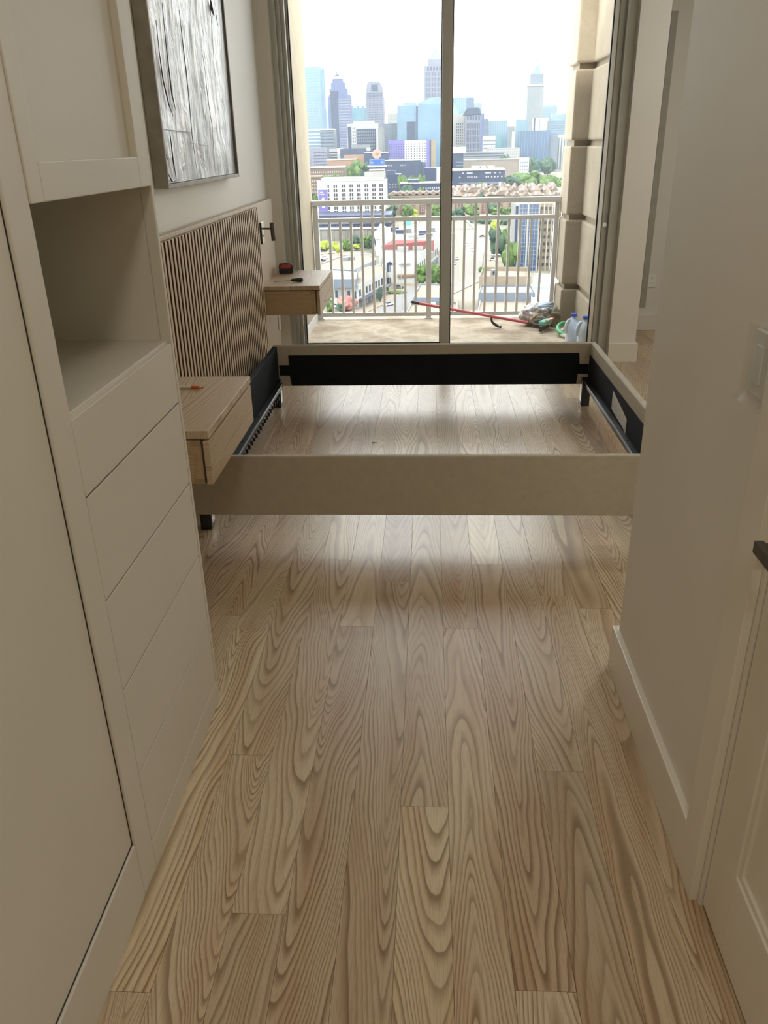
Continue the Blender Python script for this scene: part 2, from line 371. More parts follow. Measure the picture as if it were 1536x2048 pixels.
for b in ((DX0+.012, DX1-.004, .592, 1.172, .222, .86), (DX0+.012, DX1-.004, .592, 1.172, 1.02, 1.95)):
    p = box('panel', b, 'trim', d1)
    y0, y1, z0, z1 = b[2:]
    m_ = MB()
    for (ya, yb, za, zb) in ((y0, y0+.014, z0, z1), (y1-.014, y1, z0, z1), (y0+.014, y1-.014, z0, z0+.014), (y0+.014, y1-.014, z1-.014, z1)): m_.box(DX0+.005, DX0+.012, ya, yb, za, zb)
    o = m_.build('panel_molding', 'trim', p)
hd = MB().box(DX0-.008, DX0, 1.17, 1.23, .885, .975).build('handle_rose', 'bronze', d1, bev=.003)
lv = MB(); lv.tube([(DX0-.008, 1.196, .935), (DX0-.06, 1.196, .935)], .011, 12); lv.box(DX0-.072, DX0-.056, 1.085, 1.208, .924, .946)
lv.build('lever', 'bronze', d1, bev=.002)
# --- light switch with protective film on the right wall
sw = thing('light_switch', (.6, 1.448, 1.12), 'light switch plate still wrapped in clear film on the hall wall', 'switch')
box('plate', (.592, .6, 1.410, 1.486, 1.118, 1.236), 'white_plastic', sw, bev=.003)
box('rocker', (.587, .592, 1.432, 1.464, 1.143, 1.211), 'white_plastic', sw, bev=.002)
q = NT('clinging_film'); q.b.inputs['Alpha'].default_value = .22; MT['film'] = q.fin(q.ramp(q.noise(q.obj(), 30, 2), [(.3, (.40, .38, .34)), (.7, (.55, .53, .48))]), .2, .5)
fm = bpy.data.meshes.new('film'); vs_, fs_ = [], []
for i in range(7):
    for j in range(10):
        y = 1.400+.094*i/6; zz = 1.104+.140*j/9
        vs_.append((.5855-.003*noise.noise((i*.5, j*.4, 2.))-.012*(j == 0)-.004*(i == 6), y+.004*noise.noise((i, j*.8, 7.)), zz))
for i in range(6):
    for j in range(9): fs_.append((i*10+j, i*10+j+1, (i+1)*10+j+1, (i+1)*10+j))
mm = MB(); mm.add(vs_, fs_); mm.build('protective_film', 'film', sw)
def outlet(name, base, axis, label, mat='white_plastic'):
    x, y, z = base; t = thing(name, base, label, 'outlet')
    if axis == 'y':
        box('plate', (x-.036, x+.036, y-.006, y, z-.058, z+.058), mat, t, bev=.002)
        for dz in (.02, -.02):
            r = box('receptacle', (x-.017, x+.017, y-.008, y-.006, z+dz-.015, z+dz+.015), mat, t, bev=.002)
            for dx in (-.006, .006): box('slot', (x+dx-.0012, x+dx+.0012, y-.0086, y-.008, z+dz-.002, z+dz+.006), 'gasket', r)
    else:
        box('plate', (x, x+.006, y-.036, y+.036, z-.058, z+.058), mat, t, bev=.002)
        for dz in (.02, -.02): box('receptacle', (x+.006, x+.008, y-.017, y+.017, z+dz-.015, z+dz+.015), mat, t, bev=.002)
    return t
outlet('wall_outlet', (1.935, 7.28, .425), 'y', 'white electrical outlet low on the far wall beyond the column')
# ================================================================== BALCONY DOOR
GY = 6.33
w1 = tag(thing('window_1', (.13, GY, 0), 'aluminium sliding glass balcony door with two tall panes', None), kind='structure')
def wbox(n, b, m='alu', bev=.002): return box(n, b, m, w1, bev=bev)
# outer frame, stepped at the left
wbox('frame_jamb', (-1.066, -1.030, 6.20, 6.42, 0, 3.00)); wbox('frame_jamb', (-1.030, -1.004, 6.24, 6.42, 0, 3.00)); wbox('frame_track', (-1.004, -.978, 6.28, 6.42, 0, 3.00))
wbox('frame_jamb', (1.300, 1.366, 6.22, 6.42, 0, 3.00)); wbox('frame_track', (1.262, 1.300, 6.27, 6.42, 0, 3.00))
wbox('threshold', (-1.066, 1.366, 6.18, 6.44, -.012, .03)); wbox('frame_head', (-1.066, 1.366, 6.22, 6.42, 2.94, 3.00))
# left sash, right sash
for (xa, xb, la, lb, ya) in ((-.978, .162, .012, .072, 6.335), (.09, 1.262, .072, .030, 6.29)):
    wbox('bottom_rail', (xa+.005, xb, ya, ya+.038, .03, .112)); wbox('top_rail', (xa+.005, xb, ya, ya+.038, 2.89, 2.94))
    wbox('stile', (xa, xa+la, ya, ya+.038, .03, 2.94)); wbox('stile', (xb-lb, xb, ya, ya+.038, .03, 2.94), 'alu' if xb < 1 else 'alu_b')
    wbox('glass_pane', (xa+la, xb-lb, ya+.016, ya+.022, .112, 2.89), 'glass', 0)
    g_ = MB()
    for b in ((xa+la, xa+la+.007), (xb-lb-.007, xb-lb)): g_.box(b[0], b[1], ya+.010, ya+.028, .112, 2.89)
    g_.box(xa+la, xb-lb, ya+.010, ya+.028, .112, .119)
    g_.build('gasket', 'gasket', w1)
lk = MB().tube([(1.281, 6.27, .985), (1.281, 6.258, .985)], .015, 16).build('lock_cylinder', 'alu_b', w1, smooth=False)
box('keyhole', (1.2795, 1.2825, 6.2565, 6.258, .978, .992), 'gasket', lk)
# ================================================================== BALCONY
bf = struct('balcony_floor', (-1.35, 1.6, 6.42, 8.14, -.30, -.02), 'concrete')
bwl = struct('wall_balcony_left', (-1.35, -1.10, 6.42, 8.05, -.30, 3.35), 'stucco')
struct('baseboard_balcony', (-1.10, -1.088, 6.44, 8.05, -.02, .055), 'rail_white')
# pier: stacked cast-stone blocks with recessed joints
pier = struct('wall_pier', (1.25, 1.80, 7.68, 8.02, -.30, 3.35), 'stone')
core = box('joint_core', (1.385, 1.469, 6.44, 7.70, -.30, 3.35), 'stone', pier)
zj = [-.05, .325, .925, 1.525, 2.105, 2.70, 3.30]
for a, b in zip(zj, zj[1:]):
    z0, z1 = a+.022, b-.022
    box('stone_block', (1.215, 1.38, 7.632, 8.05, z0, z1), 'stone', pier, bev=.018)
    box('stone_block', (1.352, 1.468, 6.44, 7.64, z0, z1), 'stone', pier, bev=.018)
# railing
RY = 8.0
rl = thing('balcony_railing', (.06, RY, 0), 'white metal balcony railing with thin upright bars', 'railing')
def rb(n, b): return box(n, b, 'rail_white', rl, bev=.004)
rb('top_rail', (-1.10, 1.215, RY-.035, RY+.035, 1.035, 1.083)); rb('middle_rail', (-1.05, 1.18, RY-.018, RY+.018, .888, .926)); rb('bottom_rail', (-1.05, 1.18, RY-.018, RY+.018, .008, .046))
for x0, x1 in ((-1.09, -1.04), (-.023, .025), (1.165, 1.205)):
    p = rb('post', (x0, x1, RY-.024, RY+.024, -.02, 1.036)); box('base_plate', (x0-.012, x1+.012, RY-.04, RY+.04, -.02, -.008), 'rail_white', p)
def bal(x, full):
    m_ = MB().box(x-.0115, x+.0115, RY-.0115, RY+.0115, .046, 1.036 if full else .889); m_.build('baluster', 'rail_white', rl)
for i in range(9): bal(-1.040+(i+1)*.1017, i in (3, 4, 5))
for i in range(10): bal(.025+(i+1)*.1036, i in (3, 4, 5))
# ================================================================== BUILT-IN CABINETS
FX = -.643
wd = thing('wardrobe', (-.9, .85, 0), 'tall flat-door built-in wardrobe nearest the camera', 'wardrobe')
box('body', (-1.27, FX-.03, .33, 1.268, 0, 2.6), 'cab_in', wd)
box('door', (FX-.026, FX-.006, .42, 1.2682, .163, 2.5), 'cab', wd, bev=.002)
box('base_rail', (FX-.03, FX, .33, 1.2705, 0, .1585), 'cab', wd, bev=.0025)
box('stile', (FX-.03, FX, .33, .415, .159, 2.6), 'cab', wd, bev=.0025)
box('top_rail', (FX-.03, FX, .415, 1.2705, 2.505, 2.6), 'cab', wd, bev=.0025)
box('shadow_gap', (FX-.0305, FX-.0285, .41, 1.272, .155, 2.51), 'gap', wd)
box('seam_shade', (FX-.026, FX-.0055, 1.2684, 1.2710, .159, 2.5), 'gap', wd)  # dark strip filling the door seam, paints its shadow line
box('seam_shade', (FX-.026, FX-.0055, .42, 1.2667, .1587, .1628), 'gap', wd)  # same painted shadow line along the door bottom
tw = thing('storage_tower', (-.9, 1.63, 0), 'painted tower cabinet with open niche above five drawers', 'cabinet')
box('stile', (FX-.028, FX, 1.2712, 1.353, 0, 2.6), 'cab', tw, bev=.003)
box('stile', (FX-.028, FX, 1.9755, 1.992, 0, 2.6), 'cab', tw, bev=.003)
box('side_panel', (-1.27, FX-.028, 1.272, 1.292, 0, 2.6), 'cab', tw); box('side_panel', (-1.27, FX-.028, 1.9765, 1.992, 0, 2.6), 'cab', tw)
box('back_panel', (-1.275, -1.265, 1.272, 1.992, 0, 2.6), 'cab_in', tw)
box('top_panel', (-1.27, FX-.028, 1.292, 1.9765, 2.58, 2.6), 'cab', tw)
box('niche_shelf', (-1.265, FX-.012, 1.292, 1.9765, 1.098, 1.116), 'cab', tw, bev=.002)
box('niche_top', (-1.265, FX-.028, 1.292, 1.9765, 1.474, 1.492), 'cab', tw)
box('drawer_gap_backing', (-1.2, FX-.024, 1.295, 1.97, .06, 1.09), 'gap', tw)  # dark backing that puts shade behind the drawer gaps
for z0, z1 in ((.9565, 1.108), (.7305, .9525), (.5105, .7265), (.2805, .5065), (.0775, .2765)):
    box('drawer_front', (FX-.022, FX-.001, 1.3555, 1.973, z0, z1), 'cab', tw, bev=.0018)
box('base_rail', (FX-.028, FX, 1.353, 1.9755, 0, .0745), 'cab', tw, bev=.002)
for z0 in (.0745, .2765, .5065, .7265, .9525):
    box('gap_shade_strip', (FX-.023, FX-.0045, 1.356, 1.9725, z0+.0004, z0+(.003 if z0 < .1 else .0038)), 'gap', tw)  # dark strips paint the shade into the gaps between drawers
box('gap_shade_strip', (FX-.023, FX-.006, 1.9733, 1.9752, .078, 1.107), 'gap', tw)
dr = thing('cabinet_door_pivot', (0, 0, 0), None, None); bpy.data.objects.remove(dr)
dd = box('door', (FX-.021, FX-.013, 1.400, 1.908, 1.53, 2.50), 'cab', tw)
for b in ((1.355, 1.406, 1.474, 2.57), (1.902, 1.973, 1.474, 2.57)): box('door_stile', (FX-.021, FX+.002, *b), 'cab', dd, bev=.002)
for b in ((1.406, 1.902, 1.474, 1.536), (1.406, 1.902, 2.49, 2.57)): box('door_rail', (FX-.021, FX+.002, *b), 'cab', dd, bev=.002)
# ================================================================== HEADBOARD
HX = -1.105
hb = thing('headboard', (HX, 4.2, .2), 'wall-mounted wooden headboard with vertical slatted centre', 'headboard')
box('back_panel', (XW+.006, HX, 2.35, 5.985, .18, 1.222), 'oak_z', hb, bev=.002)
box('slat_backing', (HX, HX+.003, 3.14, 5.375, .20, 1.205), 'slat_gap', hb)
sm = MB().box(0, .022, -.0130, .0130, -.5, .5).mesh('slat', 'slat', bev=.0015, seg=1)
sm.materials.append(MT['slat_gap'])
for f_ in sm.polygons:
    if abs(f_.normal.y) > .9: f_.material_index = 1  # slat sides take the dark colour, painting in their shade
ns_ = 44
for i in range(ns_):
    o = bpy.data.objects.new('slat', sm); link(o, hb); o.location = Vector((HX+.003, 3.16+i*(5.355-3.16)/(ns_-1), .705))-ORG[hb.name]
# ================================================================== PAINTING
pa = thing('painting', (-1.12, 4.26, 1.40), 'thick textured grey and white abstract painting in a wooden frame', 'painting')
PX = -1.092; PYa, PYb, PZa, PZb = 3.575, 4.95, 1.398, 3.0
PZb = 2.70
# canvas with real relief
vs_, fs_ = [], []; ny, nz = 90, 90
for i in range(ny+1):
    for j in range(nz+1):
        y = PYa+.02+(PYb-PYa-.04)*i/ny; zz = PZa+.02+(PZb-PZa-.04)*j/nz
        d = .006*noise.noise((y*16, zz*3.2, 1.7))+.004*noise.noise((y*40, zz*9, 5.1))
        vs_.append((PX-.010+d, y, zz))
for i in range(ny):
    for j in range(nz): k = i*(nz+1)+j; fs_.append((k, k+nz+1, k+nz+2, k+1))
mm = MB(); mm.add(vs_, fs_); cv = mm.build('canvas', 'paint', pa, smooth=True)
box('stretcher', (XW+.004, PX-.03, PYa+.01, PYb-.01, PZa+.01, PZb-.01), 'frame_grey', pa)
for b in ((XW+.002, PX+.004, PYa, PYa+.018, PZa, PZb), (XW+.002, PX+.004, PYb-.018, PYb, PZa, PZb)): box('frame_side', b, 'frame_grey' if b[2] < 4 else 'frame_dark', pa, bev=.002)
for b in ((XW+.002, PX+.004, PYa+.018, PYb-.018, PZa, PZa+.018), (XW+.002, PX+.004, PYa+.018, PYb-.018, PZb-.018, PZb)): box('frame_rail', b, 'frame_grey', pa, bev=.002)
def PX_(x, y, X): d = ray(x, y); return CAMP+d*(X/d.x)
for pts, r in ((((312, 40), (318, 100), (326, 160), (338, 210), (346, 232)), .004), (((324, 5), (330, 70), (338, 140), (344, 190), (352, 222)), .004),
               (((358, 20), (366, 90), (374, 160), (379, 210), (384, 270), (396, 358)), .0035), (((420, 8), (424, 60), (428, 130)), .003),
               (((325, 258), (360, 262), (385, 265)), .003), (((340, 265), (346, 320), (352, 355)), .005), (((328, 300), (336, 320)), .007), (((338, 350), (344, 362), (360, 358)), .006),
               (((421, 0), (424, 20), (428, 32)), .010), (((432, 30), (436, 52)), .006), (((402, 90), (410, 140), (416, 200), (424, 250), (430, 345)), .002), (((378, 285), (400, 289), (424, 292)), .002)):
    m_ = MB().tube([tuple(PX_(x, y, PX-.002)) for x, y in pts], [r*.35]+[r*(.45+.35*random.random()) for _ in pts[1:-1]]+[r*.2], 6); m_.build('paint_ridge', 'paint_dark', pa)
# ================================================================== READING LAMP
la = thing('reading_lamp', (HX, 5.50, .98), 'small dark reading light on a white plate beside the slats', 'lamp')
box('plate', (HX, HX+.014, 5.462, 5.575, .972, 1.105), 'white_plastic', la, bev=.003)
box('plate_edge', (HX, HX+.022, 5.452, 5.462, .972, 1.105), 'bronze', la, bev=.002)
MB().tube([(HX+.012, 5.50, 1.065), (HX+.075, 5.49, 1.065)], .006, 10).build('arm', 'bronze', la, smooth=False)
MB().tube([(HX+.083, 5.49, 1.102), (HX+.090, 5.48, .990)], .014, 16).build('shade', 'bronze', la)
MB().tube([(HX+.012, 5.51, 1.018), (HX+.022, 5.51, 1.018)], .005, 8).build('switch_knob', 'bronze', la)
ob = thing('headboard_outlet', (HX, 5.96, .36), 'white outlet plate on the headboard under the far nightstand', 'outlet')
box('plate', (HX, HX+.007, 5.905, 5.965, .315, .43), 'white_plastic', ob, bev=.002); box('receptacle', (HX+.007, HX+.009, 5.918, 5.952, .335, .41), 'white_plastic', ob, bev=.001)
# ================================================================== NIGHTSTANDS
MT['inlay'] = plain('ash_inlay', (.44, .30, .165), .5, var=.12, scale=40)
def nightstand(y0, y1, label):
    t = thing('nightstand', ((HX-.715)/2, (y0+y1)/2, .53), label, 'nightstand', 'floating nightstands')
    X1 = -.715
    box('top', (HX, X1, y0, y1, .688, .715), 'oak_y', t, bev=.002, centre=True)
    box('case', (HX, X1-.030, y0+.004, y1-.004, .528, .682), 'oak_x', t, bev=.001, centre=True)
    box('drawer_gap', (X1-.030, X1-.022, y0+.006, y1-.006, .532, .688), 'gap', t)
    box('drawer_front', (X1-.022, X1-.002, y0, y1, .527, .680), 'oak_yz', t, bev=.002, centre=True)
    for s, yy in ((-1, y0+.004), (1, y1-.004)):
        ya, yb = sorted((yy, yy+s*.0015))
        box('inlay_strip', (X1-.060, X1-.033, ya, yb, .548, .662), MT['inlay'], t)
        for za, zb in ((.529, .548), (.662, .681)): box('corner_key', (X1-.063, X1-.031, ya, yb, za, zb), 'oak_corner', t)
    return t
nightstand(2.445, 3.125, 'floating wooden nightstand nearest the tower cabinet, with a pencil on it')
nightstand(5.375, 6.10, 'floating wooden nightstand by the glass door, with tape measure on it')
# ================================================================== SMALL THINGS ON THEM
pc = thing('marking_pencil', (-.90, 2.945, .715), 'orange and white marking pencil on the near nightstand', 'pencil')
ZP = .7205
MB().tube([(-.985, 2.956, ZP), (-.905, 2.948, ZP)], .0055, 10).build('white_barrel', 'white_plastic', pc)
MB().tube([(-.905, 2.948, ZP), (-.873, 2.945, ZP)], .0062, 10).build('orange_grip', 'orange', pc)
MB().tube([(-.873, 2.945, ZP), (-.862, 2.944, ZP-.0005)], [.0055, .0022], 10).build('tip', 'pencil_tip', pc)
MB().tube([(-.862, 2.944, ZP-.0005), (-.857, 2.9435, ZP-.001)], [.0022, .0007], 8).build('lead', 'dark_plastic', pc)
tm = thing('tape_measure', (-1.03, 5.96, .715), 'red and black tape measure on the far nightstand', 'tape measure', rz=.25)
def loc_mb(m_, name, mat, parent, **k): return m_.build(name, mat, parent, local=True, **k)
loc_mb(MB().prism_y([(-.05, 0), (.042, 0), (.05, .010), (.05, .055), (.036, .07), (-.038, .07), (-.05, .055)], -.022, .022), 'case', 'dark_plastic', tm, bev=.004)
loc_mb(MB().prism_y([(-.046, .040), (.026, .036), (.040, .050), (.030, .064), (-.036, .064)], -.0245, .0245), 'red_shell', 'red_plastic', tm, bev=.002)
loc_mb(MB().box(-.012, .012, -.012, .012, .07, .074), 'lock_button', 'dark_plastic', tm, bev=.002)
loc_mb(MB().box(.05, .085, -.010, .010, .012, .014).box(.083, .085, -.010, .010, .002, .014), 'tape_blade', 'grey_metal', tm)
sd = thing('screwdriver', (-.94, 5.54, .715), 'thin screwdriver with black handle lying on the far nightstand', 'screwdriver')
MB().tube([(-1.045, 5.523, .724), (-.93, 5.542, .726)], .0026, 8).build('blade', 'steel', sd)
MB().tube([(-.932, 5.542, .727), (-.922, 5.5435, .728), (-.905, 5.546, .729), (-.885, 5.549, .729), (-.865, 5.552, .729), (-.853, 5.554, .729), (-.848, 5.555, .729)], [.006, .010, .011, .013, .014, .012, .006], 12).build('handle', 'dark_plastic', sd, smooth=True)
# ================================================================== BED FRAME
bd = thing('bed_frame', (.02, 4.11, 0), 'empty upholstered platform bed frame standing before the glass door', 'bed')
BX0, BX1, BY0, BY1, BZ0, BZ1 = -1.005, 1.060, 3.085, 5.135, .118, .385
def rail(name, b):
    return box(name, b, 'linen', bd, bev=.008, seg=3)
rn = rail('side_rail', (BX0, BX1, BY0, BY0+.034, BZ0, BZ1))
rf = rail('side_rail', (BX0, BX1, BY1-.034, BY1, BZ0, BZ1))
rr_ = rail('foot_rail', (BX1-.036, BX1, BY0+.034, BY1-.034, BZ0, BZ1))
rh = box('head_rail', (BX0, BX0+.030, BY0+.034, BY1-.034, BZ0+.01, BZ1-.004), 'black_cloth', bd, bev=.006)
# black dust cloth stapled on the inner faces
fy = BY1-.034
m_ = MB().prism_y([(-.905, .322), (.955, .322), (.962, .250), (1.02, .250), (1.02, .188), (.955, .188), (.950, .121), (-.895, .121), (-.905, .190), (-.97, .190), (-.97, .258), (-.905, .258)], fy-.003, fy)
m_.build('inner_lining', 'black_cloth', rf)
box('inner_lining', (-.95, 1.0, BY0+.034, BY0+.037, .125, .32), 'black_cloth', rn)
m_ = MB().box(BX1-.039, BX1-.036, BY0+.06, BY1-.036, .124, .312); m_.build('inner_lining', 'black_cloth', rr_)
# care label
m_ = MB()
vs_ = []; fs_ = []
for i in range(9):
    for j in range(7):
        y = 4.365-.36*i/8; zz = .288-.006*i-(.105-.004*i)*j/6-(.022 if (i == 8 and j > 4) else 0)
        vs_.append((BX1-.0410-.004*max(0, noise.noise((i*.8, j*.7, 3.3))), y, zz))
for i in range(8):
    for j in range(6): fs_.append((i*7+j, (i+1)*7+j, (i+1)*7+j+1, i*7+j+1))
m_.add(vs_, fs_); m_.build('care_label', 'white_tag', rr_)
# side support bars with slat pegs
for side in (-1, 1):
    xin = BX0+.030 if side < 0 else BX1-.039
    x0, x1 = sorted((xin, xin-side*.032)); 
    bar = box('support_bar', (x0, x1, BY0+.10, BY1-.10, .128, .160), 'black_metal', bd, bev=.002)
    a, b = sorted((xin-side*.032, xin-side*.0335)); box('bar_edge', (a, b, BY0+.10, BY1-.10, .150, .160), 'grey_metal', bar)
    for yy in (3.45, 3.9, 4.32, 4.93):
        MB().tube([(xin-side*.012, yy, .160), (xin-side*.012, yy, .164)], .006, 10).build('bolt', 'gasket', bar)
    if side < 0:
        for i in range(26): box('slat_peg', (x1-.004, x1+.010, 3.24+i*.063, 3.252+i*.063, .104, .128), 'black_metal', bar)
# legs with corner brackets
for lx, ly in ((-.99, 3.21), (-.985, 5.03), (1.0, 5.03), (1.0, 3.21)):
    lg = box('leg', (lx-.024, lx+.026, ly-.024, ly+.026, 0, .150), 'black_metal', bd, bev=.003)
    s = 1 if lx < 0 else -1
    xa, xb = sorted((lx+s*.026, lx+s*.030)); box('bracket', (xa, xb, ly-.02, ly+.024, .03, .165), 'steel', lg)
    MB().tube([(lx+s*.030, ly, .14), (lx+s*.032, ly, .14)], .005, 8).build('bracket_screw', 'gasket', lg)
    box('bracket_plate', (lx-.024, lx+.026, ly+.026, ly+.030, .10, .175), 'black_metal', lg)
# screw left on the floor
sc_ = thing('loose_screw', (PZ(746, 887, 0).x, PZ(746, 887, 0).y, 0), 'tiny dark screw lying on the floor inside the bed', 'screw')
p = ORG[sc_.name]
MB().tube([(p.x, p.y, .005), (p.x+.022, p.y+.006, .004)], [.003, .0015], 8).build('shaft', 'bronze', sc_)
MB().tube([(p.x-.003, p.y-.001, .005), (p.x, p.y, .005)], [.006, .003], 10).build('head', 'bronze', sc_)
# ================================================================== ADDED CEILING LIGHTS (unseen, put in to brighten hall and bedroom)
def fill_light(x, y, power, label, col=(1, .93, .80), grp='added hall lights'):
    t = thing('added_ceiling_light', (x, y, ZC-.05), label, 'light', grp)
    MB().lathe([(.21, 0), (.21, .05), (.19, .05), (.19, 0)], (x, y, ZC-.05), 32).build('trim_ring', 'white_plastic', t)
    e = NT('added_lamp_lens'); e.set(e.b.inputs['Emission Color'], (1, .88, .70)); e.b.inputs['Emission Strength'].default_value = 3
    MB().lathe([(.188, 0), (.188, .01)], (x, y, ZC-.045), 32).build('lens', e.fin((.9, .85, .75), .5), t)
    l = bpy.data.lights.new('added_lamp', 'AREA'); l.shape = 'DISK'; l.size = .38; l.energy = power; l.color = col
    o = bpy.data.objects.new('added_lamp', l); link(o, t); o.location = (0, 0, -.02)
fill_light(.0, .55, 4.0, 'unseen round ceiling light added over the front of the hall')
fill_light(2.5, 4.9, 15, 'unseen round ceiling light added over the right half of the bedroom', (.98, 1, 1), 'added bedroom lights')  # lamp added to brighten the bed and the right side
fill_light(.0, -1.5, 10.5, 'unseen round ceiling light added at the back of the hall')
# ================================================================== THINGS ON THE BALCONY
BZ = -.02
tp = thing('squeegee_pole', (.4, 7.5, BZ), 'red telescopic pole with scrubber head lying on the balcony', 'pole')
pA, pB, pC = Vector((-.157, 7.62, .21)), Vector((-.085, 7.60, .198)), Vector((.90, 7.42, .045))
MB().tube([pA, pB], .014, 12).build('black_grip', 'dark_plastic', tp); MB().tube([pB, pC], .0135, 12).build('red_tube', 'red_pole', tp)
MB().tube([pA-(pB-pA)*.12, pA], [.010, .013], 12).build('end_cap', 'steel', tp)
MB().tube([pC, Vector((.96, 7.40, .03)), Vector((1.01, 7.37, .03))], [.013, .010, .012], 10).build('neck', 'dark_plastic', tp)
m_ = MB().prism([(.985, 7.27), (1.005, 7.255), (1.10, 7.44), (1.075, 7.46)], -.005, .04); m_.build('scrubber_block', MT['gasket'], tp, bev=.004)
m_ = MB().prism([(.985, 7.34), (1.04, 7.30), (1.13, 7.43), (1.085, 7.49)], .035, .075); m_.build('scrubber_pad', 'teal', tp, bev=.012)
m_ = MB().prism([(1.045, 7.345), (1.075, 7.325), (1.14, 7.43), (1.115, 7.455)], .07, .085); m_.build('pad_patch', 'peach', tp, bev=.005)
ch = thing('pole_clamp', (.63, 7.6, BZ), 'small black clamp bracket lying under the red pole', 'clamp')
MB().tube([(.575, 7.50, .085), (.585, 7.50, .04), (.61, 7.50, .018), (.64, 7.49, .005), (.67, 7.48, -.005)], [.010, .011, .014, .015, .010], 10).build('clamp_body', 'dark_plastic', ch, smooth=True)
MB().tube([(.625, 7.485, .018), (.66, 7.475, .004)], [.003, .004], 8).build('clamp_lever', 'steel', ch)
def blob(name, c, r, mat, parent, sub=3, amp=.3, fr=3.0, seed=0, flat=None):
    bm = bmesh.new(); bmesh.ops.create_icosphere(bm, subdivisions=sub, radius=1)
    for v in bm.verts:
        n = 1+amp*(noise.noise(Vector(v.co)*fr+Vector((seed, seed*.7, 0)))+.5*noise.noise(Vector(v.co)*fr*2.7+Vector((0, seed, 1))))
        v.co = Vector((v.co.x*r[0]*n, v.co.y*r[1]*n, v.co.z*r[2]*n))+Vector(c)
        if flat is not None: v.co.z = max(v.co.z, flat)
    me = bpy.data.meshes.new(name); 
    off = ORG.get(parent.name, Vector()) if parent else Vector()
    for v in bm.verts: v.co -= off
    bm.to_mesh(me); bm.free(); me.materials.append(MT[mat])
    for p_ in me.polygons: p_.use_smooth = True
    o = bpy.data.objects.new(name, me); link(o, parent); return o
bg_ = thing('plastic_bag', (1.02, 7.60, BZ), 'clear plastic bag stuffed with rags beside the stone pier', 'bag')
blob('film', (1.00, 7.62, .075), (.145, .13, .10), 'bag', bg_, 4, .35, 2.6, 3, BZ+.001)
blob('blue_wrap', (1.06, 7.62, .145), (.115, .07, .040), 'bag_blue', bg_, 3, .4, 2.8, 8)
MB().tube([(.93, 7.50, .03), (.95, 7.49, .07), (.985, 7.485, .10), (1.02, 7.49, .115)], [.006, .009, .009, .005], 8).build('yellow_strap', plain('tan_strap', (.55, .36, .14), .6), bg_, smooth=True)
MB().tube([(1.10, 7.60, .17), (1.14, 7.60, .19), (1.16, 7.60, .17)], [.012, .015, .004], 8).build('knot', 'bag_blue', bg_, smooth=True)
rg = thing('rolled_rag', (1.16, 7.56, BZ), 'brown rag slumped against the foot of the stone pier', 'rag')
blob('cloth', (1.165, 7.555, .06), (.048, .05, .095), 'rag', rg, 3, .45, 2.2, 5, BZ+.001)
MB().tube([(1.125, 7.52, .10), (1.15, 7.495, .115), (1.18, 7.50, .11), (1.20, 7.52, .09), (1.205, 7.53, .03), (1.19, 7.525, -.01)], [.010, .014, .015, .013, .012, .008], 10).build('fold', 'rag', rg, smooth=True)
hs = thing('scrub_pads', (1.2, 7.2, BZ), 'green edged oval scrubbing pad on the balcony floor', 'scrub pad')
def ring(cx, cy0, cz, rx, ry, n=28, tilt=.25): return [(cx+rx*math.cos(2*math.pi*i/n), cy0+ry*math.sin(2*math.pi*i/n), cz+tilt*ry*math.sin(2*math.pi*i/n)) for i in range(n+1)]
MB().tube(ring(1.235, 7.17, .035, .095, .12), .020, 10, False).build('green_rim', 'green_hose', hs, smooth=True)
MB().tube(ring(1.245, 7.12, .012, .085, .10, tilt=.15), .018, 10, False).build('cream_rim', 'cream_hose', hs, smooth=True)
def jug(x, y, rz, label):
    t = thing('water_jug', (x, y, BZ), label, 'jug', 'milky water jugs', rz)
    prof = [(.050, 0), (.058, .006), (.060, .03), (.060, .12), (.056, .150), (.044, .182), (.028, .208), (.020, .218), (.020, .232)]
    loc_mb(MB().lathe(prof, (0, 0, 0), 22), 'body', 'jug', t, smooth=True)
    loc_mb(MB().tube([(-.022, 0, .205), (-.045, 0, .200), (-.062, 0, .170), (-.070, 0, .130), (-.062, 0, .095)], [.011, .012, .012, .012, .011], 10), 'grip', 'jug', t, smooth=True)
    loc_mb(MB().lathe([(.026, 0), (.026, .022), (.024, .025)], (0, 0, .228), 20), 'cap', 'blue_cap', t)
jug(1.215, 6.86, .3, 'milky water jug with blue cap, left of the two'); jug(1.292, 6.74, .15, 'milky water jug with blue cap nearest the door jamb')
# ================================================================== THE CITY
random.seed(11)
def cm(name, col, rough=.7, var=.08, scale=.08, spec=.3, metal=0): col = tuple(c*.33 for c in col); MT[name] = plain(name, col, rough, spec, metal, var, scale); return MT[name]
cm('c_glass_pale', (.24, .40, .50), .18, .12, .03, .6); cm('c_glass_blue', (.13, .29, .47), .15, .15, .03, .6); cm('c_glass_deep', (.04, .11, .27), .2, .25, .04, .6)
cm('c_glass_teal', (.16, .36, .45), .2, .1, .04, .6); cm('c_slate', (.07, .09, .18), .5); cm('c_mauve', (.18, .22, .44), .6); cm('c_pinkgrey', (.33, .34, .45), .7)
cm('c_white', (.88, .88, .86), .7, .03); cm('c_offwhite', (.60, .60, .59), .7, .06); cm('c_grey', (.34, .36, .38), .7); cm('c_tan', (.46, .37, .27), .8); cm('c_brown', (.26, .17, .13), .8)
cm('c_peach', (.50, .30, .20), .8); cm('c_navy', (.04, .06, .15), .5, .15); cm('c_purple', (.25, .22, .62), .6); cm('c_win', (.03, .035, .05), .25, .2, .5, .6); cm('c_winblue', (.07, .12, .22), .25, .2, .5, .6)
